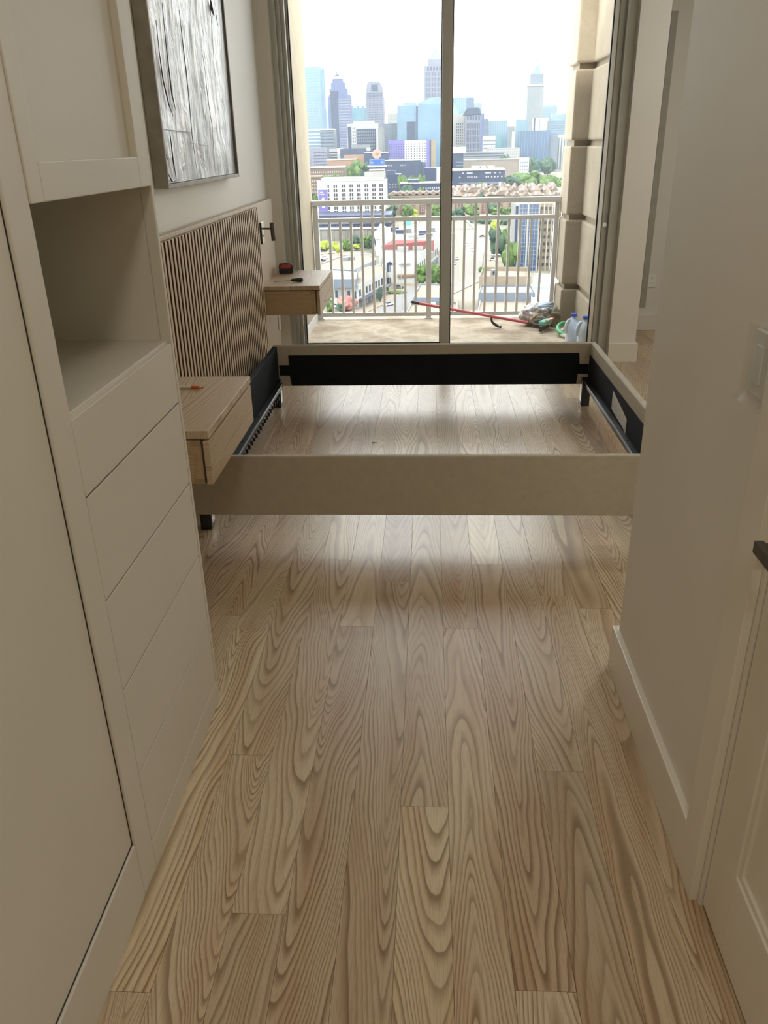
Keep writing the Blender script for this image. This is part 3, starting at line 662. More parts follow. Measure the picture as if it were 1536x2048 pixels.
cm('c_copper', (.28, .52, .46), .5); cm('c_roof', (.36, .27, .22), .85, .12, .6); cm('c_roofgrey', (.42, .42, .41), .8, .1, .3); cm('c_sand', (.48, .40, .31), .9, .12, .12); cm('c_red', (.46, .15, .15), .6)
cm('c_brick', (.28, .12, .10), .8); cm('c_road', (.42, .39, .36), .9, .07, .2); cm('c_street', (.36, .36, .37), .9, .07, .3); cm('c_pave', (.48, .40, .32), .9, .06, .3); cm('c_concrete', (.38, .36, .33), .85, .2, .12)
cm('c_yellow', (.52, .44, .24), .7); cm('c_blue_sign', (.03, .16, .62), .4); cm('c_pink_sign', (.72, .46, .38), .6); cm('c_white_sign', (.80, .82, .82), .5); cm('c_steelblue', (.24, .29, .37), .5)
def leafmat(name, a, b):
    a = tuple(c*.7 for c in a); b = tuple(c*.62 for c in b)
    q = NT(name); n = q.noise(q.obj(), .9, 4, .65)
    MT[name] = q.fin(q.ramp(n, [(.35, a), (.65, b)]), .8, .2)
leafmat('leaf', (.035, .075, .02), (.12, .19, .055)); leafmat('leaf_blue', (.02, .05, .035), (.07, .12, .08)); leafmat('leaf_lime', (.15, .22, .03), (.36, .40, .07)); leafmat('leaf_pink', (.22, .10, .09), (.46, .22, .19))
MT['bark'] = plain('bark', (.10, .07, .05), .9)
# ground, streets
gp = MB().box(-2600, 2600, 140, 5200, GZ-2, GZ).build('ground', None); gp['kind'] = 'structure'
q = NT('city_ground'); p_ = q.geo(); a_ = q.noise(p_, .006, 4, .6); b_ = q.noise(p_, .05, 3)
gp.data.materials.append(q.fin(q.mix(.4, q.ramp(a_, [(.35, (.04, .06, .03)), (.5, (.15, .135, .105)), (.65, (.20, .175, .14))]), q.ramp(b_, [(.35, (.08, .08, .06)), (.65, (.23, .20, .165))])), .9, .2))
def flat(name, px, mat, z=.15, kind='structure', th=.15):
    poly = [(PZ(x, y, GZ+z).x, PZ(x, y, GZ+z).y) for x, y in px]
    o = MB().prism(poly, GZ+z-th, GZ+z).build(name, mat); o['kind'] = kind; return o
st1 = flat('street_shopping', [(720, 650), (800, 650), (836, 592), (848, 572), (832, 569), (806, 584), (772, 606)], 'c_street', .3)
flat('pavement_corner', [(700, 640), (772, 606), (806, 584), (832, 569), (770, 562), (690, 622)], 'c_pave', .2)
av = flat('road_avenue', [(880, 600), (960, 562), (968, 505), (974, 474), (953, 462), (905, 458), (893, 500), (880, 540)], 'c_road', .3)
flat('road_marking', [(919, 560), (925, 560), (922, 500), (915, 470), (913, 470), (917, 500)], 'c_yellow', .42, th=.1)
flat('pavement_plaza', [(955, 600), (990, 600), (990, 505), (978, 478), (972, 478), (972, 510), (966, 562)], 'c_pave', .25)
flat('parking_lot', [(610, 560), (715, 545), (735, 505), (640, 498), (600, 520)], 'c_pave', .2)
flat('road_freeway', [(1010, 352), (1140, 348), (1140, 342), (1010, 345)], 'c_sand', .4)
# --- building helpers
def bld(name, label, x0, x1, yt, D, mat, depth=30, rz=0, cat='building', base=GZ, group=None):
    a, b = PY(x0, yt, D), PY(x1, yt, D); zt = (a.z+b.z)/2
    t = thing(name, ((a.x+b.x)/2, D, base), label, cat, group, rz=rz)
    hw = (b.x-a.x)/2; H = zt-base
    body = MB().box(-hw, hw, 0, depth, 0, H).build('body', mat, t, local=True)
    return dict(t=t, hw=hw, H=H, D=D, dp=depth, zb=base, body=body, yt=yt)
def zpx(b, y): return PY(850, y, b['D']).z-b['zb']
def xpx(b, x): return PY(x, b['yt'], b['D']).x-b['t'].location.x
wcache = {}
def grid(b, x0, x1, z0, z1, cols, rows, fw=.55, fh=.6, mat='c_win', single=False, name='window', proud=.12, pair=False, y=0.0):
    dx, dz = (x1-x0)/cols, (z1-z0)/rows; ww, hh = dx*fw, dz*fh
    pos = []
    for i in range(cols):
        for j in range(rows):
            cx, cz = x0+dx*(i+.5), z0+dz*(j+.5)
            if pair: pos += [(cx-ww*.30, cz, ww*.40), (cx+ww*.30, cz, ww*.40)]
            else: pos.append((cx, cz, ww))
    if single:
        k = (round(pos[0][2], 2), round(hh, 2), mat)
        if k not in wcache: wcache[k] = MB().box(-pos[0][2]/2, pos[0][2]/2, -proud, proud, -hh/2, hh/2).mesh(name, mat)
        for cx, cz, _ in pos:
            o = bpy.data.objects.new(name, wcache[k]); link(o, b['t']); o.location = (cx, y, cz)
    else:
        m_ = MB()
        for cx, cz, w_ in pos: m_.box(cx-w_/2, cx+w_/2, y-proud, y+proud, cz-hh/2, cz+hh/2)
        o = m_.build(name+'_grid', mat, b['t'], local=True); o['kind'] = 'stuff'
def bands(b, x0, x1, z0, z1, rows, mat, frac=.35, proud=.25, vert=False, name='facade_band'):
    m_ = MB()
    if vert:
        dx = (x1-x0)/rows
        for i in range(rows): m_.box(x0+dx*i, x0+dx*(i+frac), -proud, proud, z0, z1)
    else:
        dz = (z1-z0)/rows
        for j in range(rows): m_.box(x0, x1, -proud, proud, z0+dz*j, z0+dz*(j+frac))
    o = m_.build(name, mat, b['t'], local=True); o['kind'] = 'stuff'
def part(b, name, bb, mat): return MB().box(*bb).build(name, mat, b['t'], local=True)
def full(b, cols, rows, **k): grid(b, -b['hw'], b['hw'], k.pop('z0', 0), k.pop('z1', b['H']), cols, rows, **k)
# --- far towers
b = bld('glass_tower', 'pale blue glass tower at the left edge of the skyline', 588, 648, 136, 2000, 'c_glass_pale', 60)
bands(b, -b['hw'], b['hw'], 20, b['H'], 36, 'c_glass_teal', .2, .3); part(b, 'corner_strip', (xpx(b, 640), b['hw']+.5, -.6, 20, 0, b['H']-4), 'c_glass_blue'); part(b, 'crown', (-b['hw'], b['hw']*.8, 1, 50, b['H'], b['H']+2), 'c_glass_pale')
b = bld('stepped_tower', 'dark stepped skyscraper with a small crown, second tower from the left', 655, 700, 195, 1900, 'c_mauve', 45)
for x0, x1, yt, dp, y_ in ((657, 699, 185, 42, 1.5), (659, 693.5, 172.5, 38, 3), (662, 690, 160, 34, 4.5), (665.5, 686, 152, 28, 6)):
    part(b, 'tier', (xpx(b, x0), xpx(b, x1), y_, dp, 0, zpx(b, yt)), 'c_mauve')
m_ = MB()
for x in (671, 679): m_.box(xpx(b, x)-.6, xpx(b, x)+.6, 8, 9.2, zpx(b, 152), zpx(b, 144)); 
m_.box(xpx(b, 671), xpx(b, 679), 8, 9, zpx(b, 146), zpx(b, 144)); m_.box(xpx(b, 674), xpx(b, 676), 8, 9, zpx(b, 146), zpx(b, 137)); m_.build('crown_frame', 'c_slate', b['t'], local=True)
bands(b, xpx(b, 676), b['hw'], 8, zpx(b, 190), 26, 'c_pinkgrey', .45, .5); part(b, 'glass_bay', (xpx(b, 661), xpx(b, 675), -1.2, 10, 0, zpx(b, 178)), 'c_slate')
b2 = bld('slim_block', 'slim bluish block peeking out left of the stepped tower', 649, 659, 194, 2150, 'c_glass_blue', 30); bands(b2, -b2['hw'], b2['hw'], 10, b2['H'], 30, 'c_grey', .4)
b = bld('teal_block', 'teal glass block between the stepped and the dome-topped towers', 698, 733, 216, 2400, 'c_glass_teal', 40)
for x0, x1 in ((702, 707), (712, 719), (723, 729)): part(b, 'parapet_step', (xpx(b, x0), xpx(b, x1), 0, 20, b['H'], b['H']+5), 'c_glass_teal')
grid(b, -b['hw'], b['hw'], 20, b['H'], 5, 22, .6, .5, 'c_glass_blue')
b = bld('arched_tower', 'tower with arched shoulders and a small pointed copper roof', 731, 767.5, 195, 2100, 'c_pinkgrey', 40)
m_ = MB().prism_y([(xpx(b, x), zpx(b, y)) for x, y in ((731, 196), (733, 177), (734, 166), (738, 160), (760, 162), (764.5, 170), (766.5, 196))], 1, 38); m_.build('shoulder', 'c_pinkgrey', b['t'], local=True)
m_ = MB(); A = [(xpx(b, 738), 3, zpx(b, 160)), (xpx(b, 760), 3, zpx(b, 162)), (xpx(b, 760), 34, zpx(b, 162)), (xpx(b, 738), 34, zpx(b, 160)), (xpx(b, 749), 18, zpx(b, 150.5))]
m_.add(A, [(0, 1, 4), (1, 2, 4), (2, 3, 4), (3, 0, 4)]); m_.build('pointed_roof', 'c_copper', b['t'], local=True)
grid(b, xpx(b, 734), xpx(b, 765), 20, zpx(b, 182), 11, 30, .5, .5, 'c_slate'); part(b, 'arch_window', (xpx(b, 743), xpx(b, 756), .6, 4, zpx(b, 180), zpx(b, 166)), 'c_slate')
b = bld('pyramid_tower', 'tallest tower with a green copper pyramid roof and thin spire', 847, 895, 131, 2300, 'c_pinkgrey', 62)
part(b, 'upper_block', (xpx(b, 856), xpx(b, 886), 5, 50, b['H'], zpx(b, 119)), 'c_pinkgrey')
m_ = MB(); x0, x1, z0 = xpx(b, 856), xpx(b, 886), zpx(b, 119)
m_.add([(x0, 6, z0), (x1, 6, z0), (x1, 48, z0), (x0, 48, z0), ((x0+x1)/2, 27, zpx(b, 93))], [(0, 1, 4), (1, 2, 4), (2, 3, 4), (3, 0, 4)]); m_.build('pyramid_roof', 'c_copper', b['t'], local=True)
MB().tube([((x0+x1)/2, 27, zpx(b, 94)), ((x0+x1)/2, 27, zpx(b, 83))], [1.8, .7], 6).build('spire', 'c_copper', b['t'], local=True)
grid(b, xpx(b, 850), xpx(b, 892), 20, zpx(b, 143), 7, 17, .55, .78, 'c_slate', pair=True); grid(b, xpx(b, 853), xpx(b, 889), zpx(b, 142), zpx(b, 133), 6, 1, .6, .8, 'c_slate')
b = bld('white_block', 'small white office block left of the blue glass building', 775, 795, 226, 2500, 'c_offwhite', 30); grid(b, -b['hw'], b['hw'], 10, b['H']-3, 6, 25, .55, .5, 'c_grey'); part(b, 'penthouse', (-b['hw']*.2, b['hw']*.7, 2, 20, b['H'], b['H']+7), 'c_offwhite')
b = bld('blue_glass_hall', 'wide blue glass building with sloping crown beside the door mullion', 794, 834, 211, 1700, 'c_glass_blue', 50)
part(b, 'right_mass', (xpx(b, 835), xpx(b, 896), -3, 46, 0, zpx(b, 209)), 'c_glass_blue')
m_ = MB().prism_y([(xpx(b, 834), zpx(b, 209)), (xpx(b, 896), zpx(b, 209)), (xpx(b, 896), zpx(b, 196)), (xpx(b, 862), zpx(b, 195)), (xpx(b, 834), zpx(b, 206))], 4, 40); m_.build('crown', 'c_glass_pale', b['t'], local=True)
part(b, 'screen_wall', (xpx(b, 806), xpx(b, 833), 4, 30, b['H'], zpx(b, 204)), 'c_glass_pale'); part(b, 'dark_recess', (xpx(b, 832.5), xpx(b, 835.5), -3.5, 2, 0, zpx(b, 212)), 'c_navy'); part(b, 'painted_reflection', (xpx(b, 813), xpx(b, 831), -.6, 2, zpx(b, 300), zpx(b, 243)), 'c_slate')  # slate panel stands in for a dark reflection in the glass
bands(b, -b['hw'], b['hw'], 5, b['H'], 30, 'c_glass_teal', .08, .3)
b = bld('dotted_block', 'grey-blue block behind the lavender hotel', 766, 797, 247, 1760, 'c_steelblue', 40); full(b, 9, 22, fw=.5, fh=.4, mat='c_slate', z0=10)
# --- middle distance, left pane
b = bld('apartment_block', 'white framed apartment block with dark glazing under the dome tower', 693.5, 756, 247, 1600, 'c_offwhite', 40)
part(b, 'penthouse', (xpx(b, 706), xpx(b, 748), 4, 30, b['H'], zpx(b, 239)), 'c_offwhite'); part(b, 'glazed_front', (xpx(b, 712), xpx(b, 751), -.5, 3, 0, zpx(b, 255)), 'c_navy'); part(b, 'stair_glass', (xpx(b, 695), xpx(b, 702), -.5, 3, 0, zpx(b, 250)), 'c_navy')
grid(b, xpx(b, 713), xpx(b, 750), 10, zpx(b, 257), 10, 13, .45, .5, 'c_grey', y=-.6); grid(b, xpx(b, 704), xpx(b, 711), 10, zpx(b, 250), 2, 14, .6, .5, 'c_winblue')
b = bld('pale_slab', 'narrow blank pale slab right of the apartment block', 752.5, 767, 256, 1580, 'c_grey', 25); part(b, 'bright_edge', (xpx(b, 752.5), xpx(b, 755.5), -.5, 1, 0, b['H']), 'c_white'); grid(b, xpx(b, 764), xpx(b, 767), 10, b['H']-6, 1, 14, .5, .5, 'c_slate')
b = bld('striped_office', 'low blue striped office at the foot of the pale glass tower', 600, 640, 262, 1650, 'c_glass_blue', 40); bands(b, -b['hw'], b['hw'], 5, b['H'], 13, 'c_white', .3); part(b, 'roof_edge', (-b['hw'], b['hw']+1, -1, 30, b['H'], b['H']+2), 'c_white')
b = bld('blue_office', 'plain blue office with white roof edge before the stepped tower', 640, 668, 260, 1620, 'c_steelblue', 40); part(b, 'roof_edge', (-b['hw'], b['hw'], -1, 30, b['H'], b['H']+2), 'c_white'); bands(b, -b['hw'], b['hw'], 5, b['H'], 14, 'c_slate', .3)
b = bld('brick_office', 'pinkish brick office with a dark glass wing at the left', 606, 653, 295, 1500, 'c_pinkgrey', 40); part(b, 'glass_wing', (xpx(b, 612), xpx(b, 620), -.6, 2, 0, zpx(b, 306)), 'c_steelblue'); grid(b, xpx(b, 626), xpx(b, 652), 6, b['H']-6, 7, 9, .7, .4, 'c_slate')
b = bld('terraced_office', 'small white and dark banded office right of the brick office', 653, 674, 298, 1560, 'c_offwhite', 30); bands(b, -b['hw'], b['hw'], 4, b['H']-2, 10, 'c_slate', .45, .4); part(b, 'white_annex', (b['hw'], b['hw']+10, 0, 20, 0, b['H']+1), 'c_white')
b = bld('dark_roofed_hall', 'dark roofed hall in front of the apartment block', 680, 743, 297, 1530, 'c_slate', 40); part(b, 'roof_plant', (xpx(b, 702), xpx(b, 738), 6, 26, b['H'], b['H']+6), 'c_grey'); part(b, 'roof_vent', (xpx(b, 733), xpx(b, 741), -1, 5, b['H']-4, b['H']+1), 'c_white')
b = bld('peach_school', 'long peach coloured low building left of the trees', 654, 712, 320, 1430, 'c_peach', 50); part(b, 'rear_wing', (xpx(b, 686), xpx(b, 728), 20, 48, 0, zpx(b, 307)), 'c_peach'); grid(b, -b['hw']*.9, b['hw']*.9, 4, b['H']-6, 14, 4, .4, .4, 'c_brown'); part(b, 'roof_edge', (-b['hw'], b['hw'], -.8, 40, b['H'], b['H']+1.5), 'c_white')
b = bld('brown_terrace', 'long brown brick terrace with white roof edge at the left', 600, 688, 336, 1180, 'c_brown', 40); grid(b, -b['hw']*.95, b['hw']*.95, 3, b['H']-3, 22, 5, .5, .5, 'c_offwhite'); part(b, 'roof_edge', (-b['hw'], b['hw'], -.8, 30, b['H'], b['H']+1.5), 'c_white')
b = bld('lower_terrace', 'lower brown gabled terrace left of the white hotel', 600, 640, 355, 980, 'c_brown', 30); grid(b, -b['hw'], b['hw'], 3, b['H']-2, 9, 5, .5, .5, 'c_offwhite'); part(b, 'roof_edge', (-b['hw'], b['hw'], -.8, 30, b['H'], b['H']+1.2), 'c_tan')
b = bld('lavender_hotel', 'lavender and white hotel with a regular grid of windows', 777, 872, 280.5, 1450, 'c_white', 30)
part(b, 'lavender_wing', (xpx(b, 776.5), xpx(b, 809), -.6, 20, 0, b['H']+1), 'c_purple'); part(b, 'lavender_strip', (xpx(b, 853), xpx(b, 859), -.6, 20, 0, b['H']+1), 'c_purple'); part(b, 'dark_strip', (xpx(b, 859), xpx(b, 862.5), -.5, 20, 0, b['H']), 'c_slate'); part(b, 'tan_end', (xpx(b, 862.5), xpx(b, 872), -.8, 20, 0, b['H']), 'c_tan')
grid(b, xpx(b, 777), xpx(b, 809), zpx(b, 324), zpx(b, 285), 7, 8, .4, .5, 'c_slate', True, y=-.6); grid(b, xpx(b, 809.5), xpx(b, 853), zpx(b, 324), zpx(b, 285), 8, 8, .35, .5, 'c_slate', True)
b = bld('navy_warehouse', 'long dark navy building under the lavender hotel', 770, 841, 321, 1360, 'c_navy', 40); part(b, 'roof_edge', (-b['hw'], b['hw'], -.8, 30, b['H'], b['H']+1), 'c_white'); grid(b, xpx(b, 771), xpx(b, 784), zpx(b, 332), zpx(b, 327), 3, 1, .5, .6, 'c_white_sign'); grid(b, xpx(b, 800), xpx(b, 813), zpx(b, 332), zpx(b, 327), 4, 1, .4, .6, 'c_white_sign')
b = bld('navy_block', 'dark navy block behind the round billboard', 728, 776, 306, 1370, 'c_navy', 40); part(b, 'roof_edge', (-b['hw'], b['hw'], -.8, 30, b['H'], b['H']+1), 'c_white')
# billboard: round sign over a wrapped drum
D = 1180; c = PY(753.5, 308, D); bb_ = thing('billboard', (c.x, D, GZ), 'blue drum billboard topped by a round pink sign', 'billboard')
px_ = D/1700.0
MB().tube([(c.x, D+2, GZ), (c.x, D+2, PY(753, 331, D).z)], 1.6, 10).build('mast', 'c_grey', bb_)
z0, z1 = PY(753, 330.5, D).z, PY(753, 319, D).z
MB().lathe([(10.4, 0), (10.4, z1-z0)], (c.x, D+4, z0), 28).build('drum', 'c_blue_sign', bb_)
MB().box(c.x-12.5, c.x+12.5, D-7, D+6, z0-2.0, z0-.4).build('platform', 'c_white', bb_)
MB().box(c.x-2.2, c.x+2.2, D, D+3, z1, z1+2.2).build('sign_bracket', 'c_white_sign', bb_)
MB().tube([(c.x, D-.5, c.z), (c.x, D+1.2, c.z)], 6.1, 32).build('round_sign', 'c_pink_sign', bb_)
def text(s, size, loc, mat, parent, rot=(math.pi/2, 0, 0), name='lettering', shear=0):
    cu = bpy.data.curves.new(name, 'FONT'); cu.body = s; cu.size = size; cu.align_x = 'CENTER'; cu.align_y = 'CENTER'; cu.extrude = .02*size; cu.shear = shear
    o = bpy.data.objects.new('tmp', cu); COL.objects.link(o)
    me = bpy.data.meshes.new_from_object(o.evaluated_get(bpy.context.evaluated_depsgraph_get())); bpy.data.objects.remove(o)
    me.materials.clear(); me.materials.append(MT[mat]); o = bpy.data.objects.new(name, me); link(o, parent); o.location = Vector(loc)-ORG.get(parent.name, Vector()); o.rotation_euler = rot; return o
text('Sfiyi', 3.8, (c.x, D-.8, c.z), 'c_peach', bb_, shear=.3)
text('nity', 3.6, (c.x-6.6, D-4.6, (z0+z1)/2), 'c_white_sign', bb_, (math.pi/2, 0, -.75)); text('xfin', 3.6, (c.x+7.2, D-4.0, (z0+z1)/2), 'c_white_sign', bb_, (math.pi/2, 0, .85))
b = bld('tan_podium', 'low tan building at the foot of the round billboard', 738, 768, 341, 1100, 'c_tan', 30); part(b, 'roof_edge', (-b['hw'], b['hw'], -.8, 20, b['H'], b['H']+1.2), 'c_white')
# --- white hotel with banner
b = bld('white_hotel', 'bright white hotel with paired dark windows and a purple banner', 634, 769, 362, 690, 'c_white', 34, rz=-.02)
part(b, 'parapet', (-b['hw']-.3, b['hw']+.3, -.3, .6, b['H'], b['H']+.9), 'c_white'); part(b, 'roof_storey', (xpx(b, 640), xpx(b, 767), 6, 30, b['H'], zpx(b, 353)), 'c_offwhite'); part(b, 'lift_house', (xpx(b, 727), xpx(b, 767), 9, 26, b['H'], zpx(b, 343)), 'c_offwhite')
for x in (692, 706, 716, 728, 739, 751): part(b, 'penthouse_window', (xpx(b, x-3), xpx(b, x+3), 5.6, 6.2, zpx(b, 362), zpx(b, 357)), 'c_win')
rows = [(369, 2.1), (377.5, 2.4), (386.5, 2.5), (395, 2.5), (404, 2.5), (413, 2.5), (421.5, 2.5)]
wm = MB().box(-.62, .62, -.15, .15, -1.15, 1.15).mesh('window', 'c_win')
for y, h in rows:
    for i, x in enumerate((656, 670, 686.5, 702, 717, 732.5, 747.5, 762)):
        for s in ((0,) if i == 0 else (-1, 1)):
            o = bpy.data.objects.new('window', wm); link(b['t'], None) if False else link(o, b['t']); o.location = (xpx(b, x)+s*.88, 0, zpx(b, y))
bn = MB().box(xpx(b, 635), xpx(b, 653.5), -.4, -.1, zpx(b, 424), zpx(b, 375.5)).build('banner', 'c_purple', b['t'], local=True)
for (x0, x1, y0, y1) in ((636, 637.5, 379, 381), (639, 645, 379.5, 381.5), (636, 638, 383, 385), (639.5, 647, 383.7, 385.5)): MB().box(xpx(b, x0), xpx(b, x1), -.5, -.4, zpx(b, y1), zpx(b, y0)).build('banner_print', 'c_white_sign', bn, local=True)
MB().prism_y([(xpx(b, x), zpx(b, y)) for x, y in ((641.5, 412), (641.5, 394), (643, 391.5), (647, 391.5), (647.5, 412))], -.55, -.4).build('banner_shape', 'c_white_sign', bn, local=True)
part(b, 'porch_glass', (xpx(b, 660), b['hw']+4, -7, 0, 0, zpx(b, 427)), 'c_winblue'); part(b, 'porch_roof', (xpx(b, 660), b['hw']+6, -8, 1, zpx(b, 427), zpx(b, 424.5)), 'c_offwhite')
# --- dark studios right of the hotel, parking deck, retaining wall
b = bld('dark_studio', 'dark studio building stepping down right of the white hotel', 764, 801, 349, 1000, 'c_navy', 40); grid(b, xpx(b, 770), xpx(b, 800), zpx(b, 376), zpx(b, 364), 5, 2, .4, .3, 'c_white_sign'); part(b, 'roof_box', (-b['hw']*.6, b['hw']*.4, 5, 20, b['H'], b['H']+4), 'c_slate')
b = bld('long_dark_studio', 'long low dark studio with white roof line beyond the balcony', 800, 905, 367, 930, 'c_navy', 40); part(b, 'roof_edge', (-b['hw'], b['hw'], -.8, 30, b['H'], b['H']+1), 'c_offwhite'); part(b, 'raised_roof', (xpx(b, 815), xpx(b, 838), 4, 24, b['H'], b['H']+4), 'c_slate'); grid(b, xpx(b, 850), xpx(b, 884), zpx(b, 379), zpx(b, 374), 8, 1, .55, .5, 'c_white_sign')
b = bld('dark_tower_block', 'dark cube building with a white end left of the mullion', 849, 873, 336, 1080, 'c_navy', 30); part(b, 'white_end', (b['hw'], b['hw']+14, 0, 28, 0, b['H']), 'c_white')
b = bld('brown_infill', 'brownish block just right of the navy warehouse', 840, 852, 324, 1390, 'c_mauve', 25); full(b, 3, 12, fw=.5, fh=.4, mat='c_slate', z0=5)
b = bld('tan_gables', 'tan roofed houses behind the railing, left of the mullion', 780, 900, 390, 800, 'c_tan', 26, cat='houses')
for i in range(9):
    x = -b['hw']+(i+.5)*b['hw']*2/9; MB().prism_y([(x-5.4, b['H']), (x+5.4, b['H']), (x, b['H']+3.2)], -.5, 26).build('gable_roof', 'c_roof', b['t'], local=True); part(b, 'chimney', (x+2, x+3.6, 2, 4, b['H'], b['H']+3.4), 'c_offwhite')
grid(b, -b['hw'], b['hw'], 2, b['H']-1, 30, 6, .4, .5, 'c_win')
b = bld('parking_deck', 'dark navy parking deck with two open levels below the hotel', 615, 782, 431, 640, 'c_navy', 40)
bands(b, -b['hw'], b['hw'], zpx(b, 456), zpx(b, 434), 2, 'c_steelblue', .55, .5); grid(b, xpx(b, 700), xpx(b, 780), zpx(b, 456), zpx(b, 436), 13, 2, .75, .4, 'c_win', True, y=-.5)
rw = thing('retaining_wall', (PY(720, 484, 545).x, 545, GZ), 'stained concrete retaining wall behind the parking lot trees', 'wall')
xa, xb = PY(600, 470, 545).x, PY(812, 470, 545).x
MB().box(xa, xb, 545, 551, GZ, PY(720, 458, 545).z).build('wall_body', 'c_concrete', rw)
for i in range(16): MB().box(xa+(xb-xa)*i/16, xa+(xb-xa)*(i+.16)/16, 544.5, 545, GZ, PY(720, 459, 545).z).build('pilaster', 'c_concrete', rw)
MB().box(xa, xb, 544.3, 551.5, PY(720, 458, 545).z, PY(720, 456.5, 545).z).build('coping', 'c_offwhite', rw)
# --- right pane skyline
b = bld('cluster_tower', 'pale teal tower right of the mullion, highest of its group', 896, 948.5, 195, 2500, 'c_glass_teal', 40); part(b, 'dark_side', (xpx(b, 933), b['hw'], -.6, 20, 0, b['H']-2), 'c_glass_deep'); bands(b, -b['hw'], xpx(b, 933), 20, b['H'], 9, 'c_glass_pale', .5, .5, True)
for x in (913, 918, 924, 938, 944): part(b, 'roof_mast', (xpx(b, x)-.8, xpx(b, x)+.8, 5, 7, b['H'], b['H']+5), 'c_grey')
b = bld('pale_tower', 'very pale glass tower behind the mansard-roofed one', 946, 964, 206, 2650, 'c_glass_pale', 30); bands(b, -b['hw'], b['hw'], 20, b['H'], 40, 'c_grey', .3)
b = bld('copper_cap_tower', 'white tower with dark windows and a green roof by the mullion', 900, 932, 229, 1850, 'c_offwhite', 34)
x0, x1, z0 = xpx(b, 902), xpx(b, 918), b['H']
m_ = MB(); m_.add([(x0, 4, z0), (x1, 4, z0), (x1, 24, z0), (x0, 24, z0), (x0*.55+x1*.45, 14, zpx(b, 208))], [(0, 1, 4), (1, 2, 4), (2, 3, 4), (3, 0, 4)]); m_.build('copper_roof', 'c_copper', b['t'], local=True)
grid(b, xpx(b, 912), xpx(b, 927), 20, zpx(b, 247), 4, 14, .6, .65, 'c_slate'); grid(b, xpx(b, 927.5), xpx(b, 932), 20, zpx(b, 238), 1, 16, .6, .5, 'c_slate')
b = bld('mansard_tower', 'broad office tower with a dark mansard roof and window grid', 931, 968, 231, 1800, 'c_pinkgrey', 40)
MB().prism_y([(xpx(b, 926), zpx(b, 232)), (xpx(b, 961.5), zpx(b, 232)), (xpx(b, 960.5), zpx(b, 222)), (xpx(b, 957), zpx(b, 217.5)), (xpx(b, 935), zpx(b, 218)), (xpx(b, 930), zpx(b, 224))], 2, 34).build('mansard_roof', 'c_slate', b['t'], local=True)
grid(b, xpx(b, 933), xpx(b, 961), 6, zpx(b, 247), 4, 7, .72, .82, 'c_slate', pair=True); grid(b, xpx(b, 933), xpx(b, 961), zpx(b, 243), zpx(b, 233), 5, 1, .55, .85, 'c_slate')
part(b, 'side_wing', (xpx(b, 961.5), xpx(b, 969), -1, 20, 0, zpx(b, 229)), 'c_mauve')
b = bld('dark_slab', 'narrow dark slab between mansard tower and glass apartments', 967, 978, 237, 1950, 'c_steelblue', 25); full(b, 3, 30, fw=.5, fh=.4, mat='c_slate', z0=10)
b = bld('glass_apartments', 'ribbed pale glass apartment towers left of the spire tower', 975, 1015, 241, 2000, 'c_glass_blue', 40); bands(b, -b['hw'], b['hw'], 10, b['H'], 9, 'c_glass_pale', .4, .8, True); part(b, 'lower_wing', (xpx(b, 990), xpx(b, 1005), -3, 10, 0, zpx(b, 272)), 'c_glass_teal')
b = bld('hazy_block', 'hazy grey block low between apartments and the teal office', 1014, 1029, 252, 2200, 'c_grey', 30); full(b, 4, 26, fw=.5, fh=.5, mat='c_steelblue', z0=10)
b = bld('white_midrise', 'white banded midrise at the foot of the mansard tower', 967, 991, 272, 1700, 'c_white', 26); bands(b, -b['hw'], b['hw'], 6, b['H']-3, 9, 'c_steelblue', .4)
b = bld('spire_tower', 'tower with a curved pointed crown and needle spire', 1056, 1088.5, 173, 2700, 'c_grey', 50)
part(b, 'dark_drum', (xpx(b, 1060), xpx(b, 1086.5), 2, 46, b['H'], zpx(b, 155)), 'c_steelblue')
prof = [(1061, 156), (1064, 150), (1067.5, 144), (1071, 137), (1074, 129), (1075.5, 124)]
cxx = xpx(b, 1074.5); rprof = [((xpx(b, 1074.8)-xpx(b, x)), zpx(b, y)) for x, y in prof]
MB().lathe([(r*1.0+.4, z) for r, z in rprof], (cxx, 24, 0), 4).build('curved_crown', 'c_glass_pale', b['t'], local=True)
MB().lathe([(r*1.08+.4, z) for r, z in rprof], (cxx, 24, 0), 12).build('crown_ribs', 'c_glass_blue', b['t'], local=True)
MB().tube([(cxx, 24, zpx(b, 126)), (cxx, 24, zpx(b, 113))], [2.2, .9], 6).build('needle', 'c_grey', b['t'], local=True)
grid(b, xpx(b, 1057), xpx(b, 1083), 20, zpx(b, 181), 9, 36, .6, .45, 'c_steelblue'); part(b, 'cornice', (-b['hw']-1, b['hw']+1, -1.5, 40, zpx(b, 178), zpx(b, 174)), 'c_white')
b = bld('teal_office', 'teal glass office left of the spire tower foot', 1032, 1056.5, 239, 2100, 'c_glass_teal', 30); bands(b, -b['hw'], b['hw'], 10, b['H'], 26, 'c_glass_blue', .3); part(b, 'white_core', (-b['hw']-6, -b['hw'], 2, 20, 0, b['H']-25), 'c_white')
b = bld('white_twin_block', 'white twin block in front of the spire tower', 1068, 1097, 235.5, 2050, 'c_white', 30); part(b, 'dark_gap', (xpx(b, 1068), xpx(b, 1071), -.6, 2, 0, b['H']), 'c_slate'); part(b, 'seam', (xpx(b, 1079.5), xpx(b, 1080.5), -.6, 2, 0, b['H']), 'c_grey'); grid(b, xpx(b, 1082), xpx(b, 1096), 20, b['H']-6, 5, 20, .4, .4, 'c_grey')
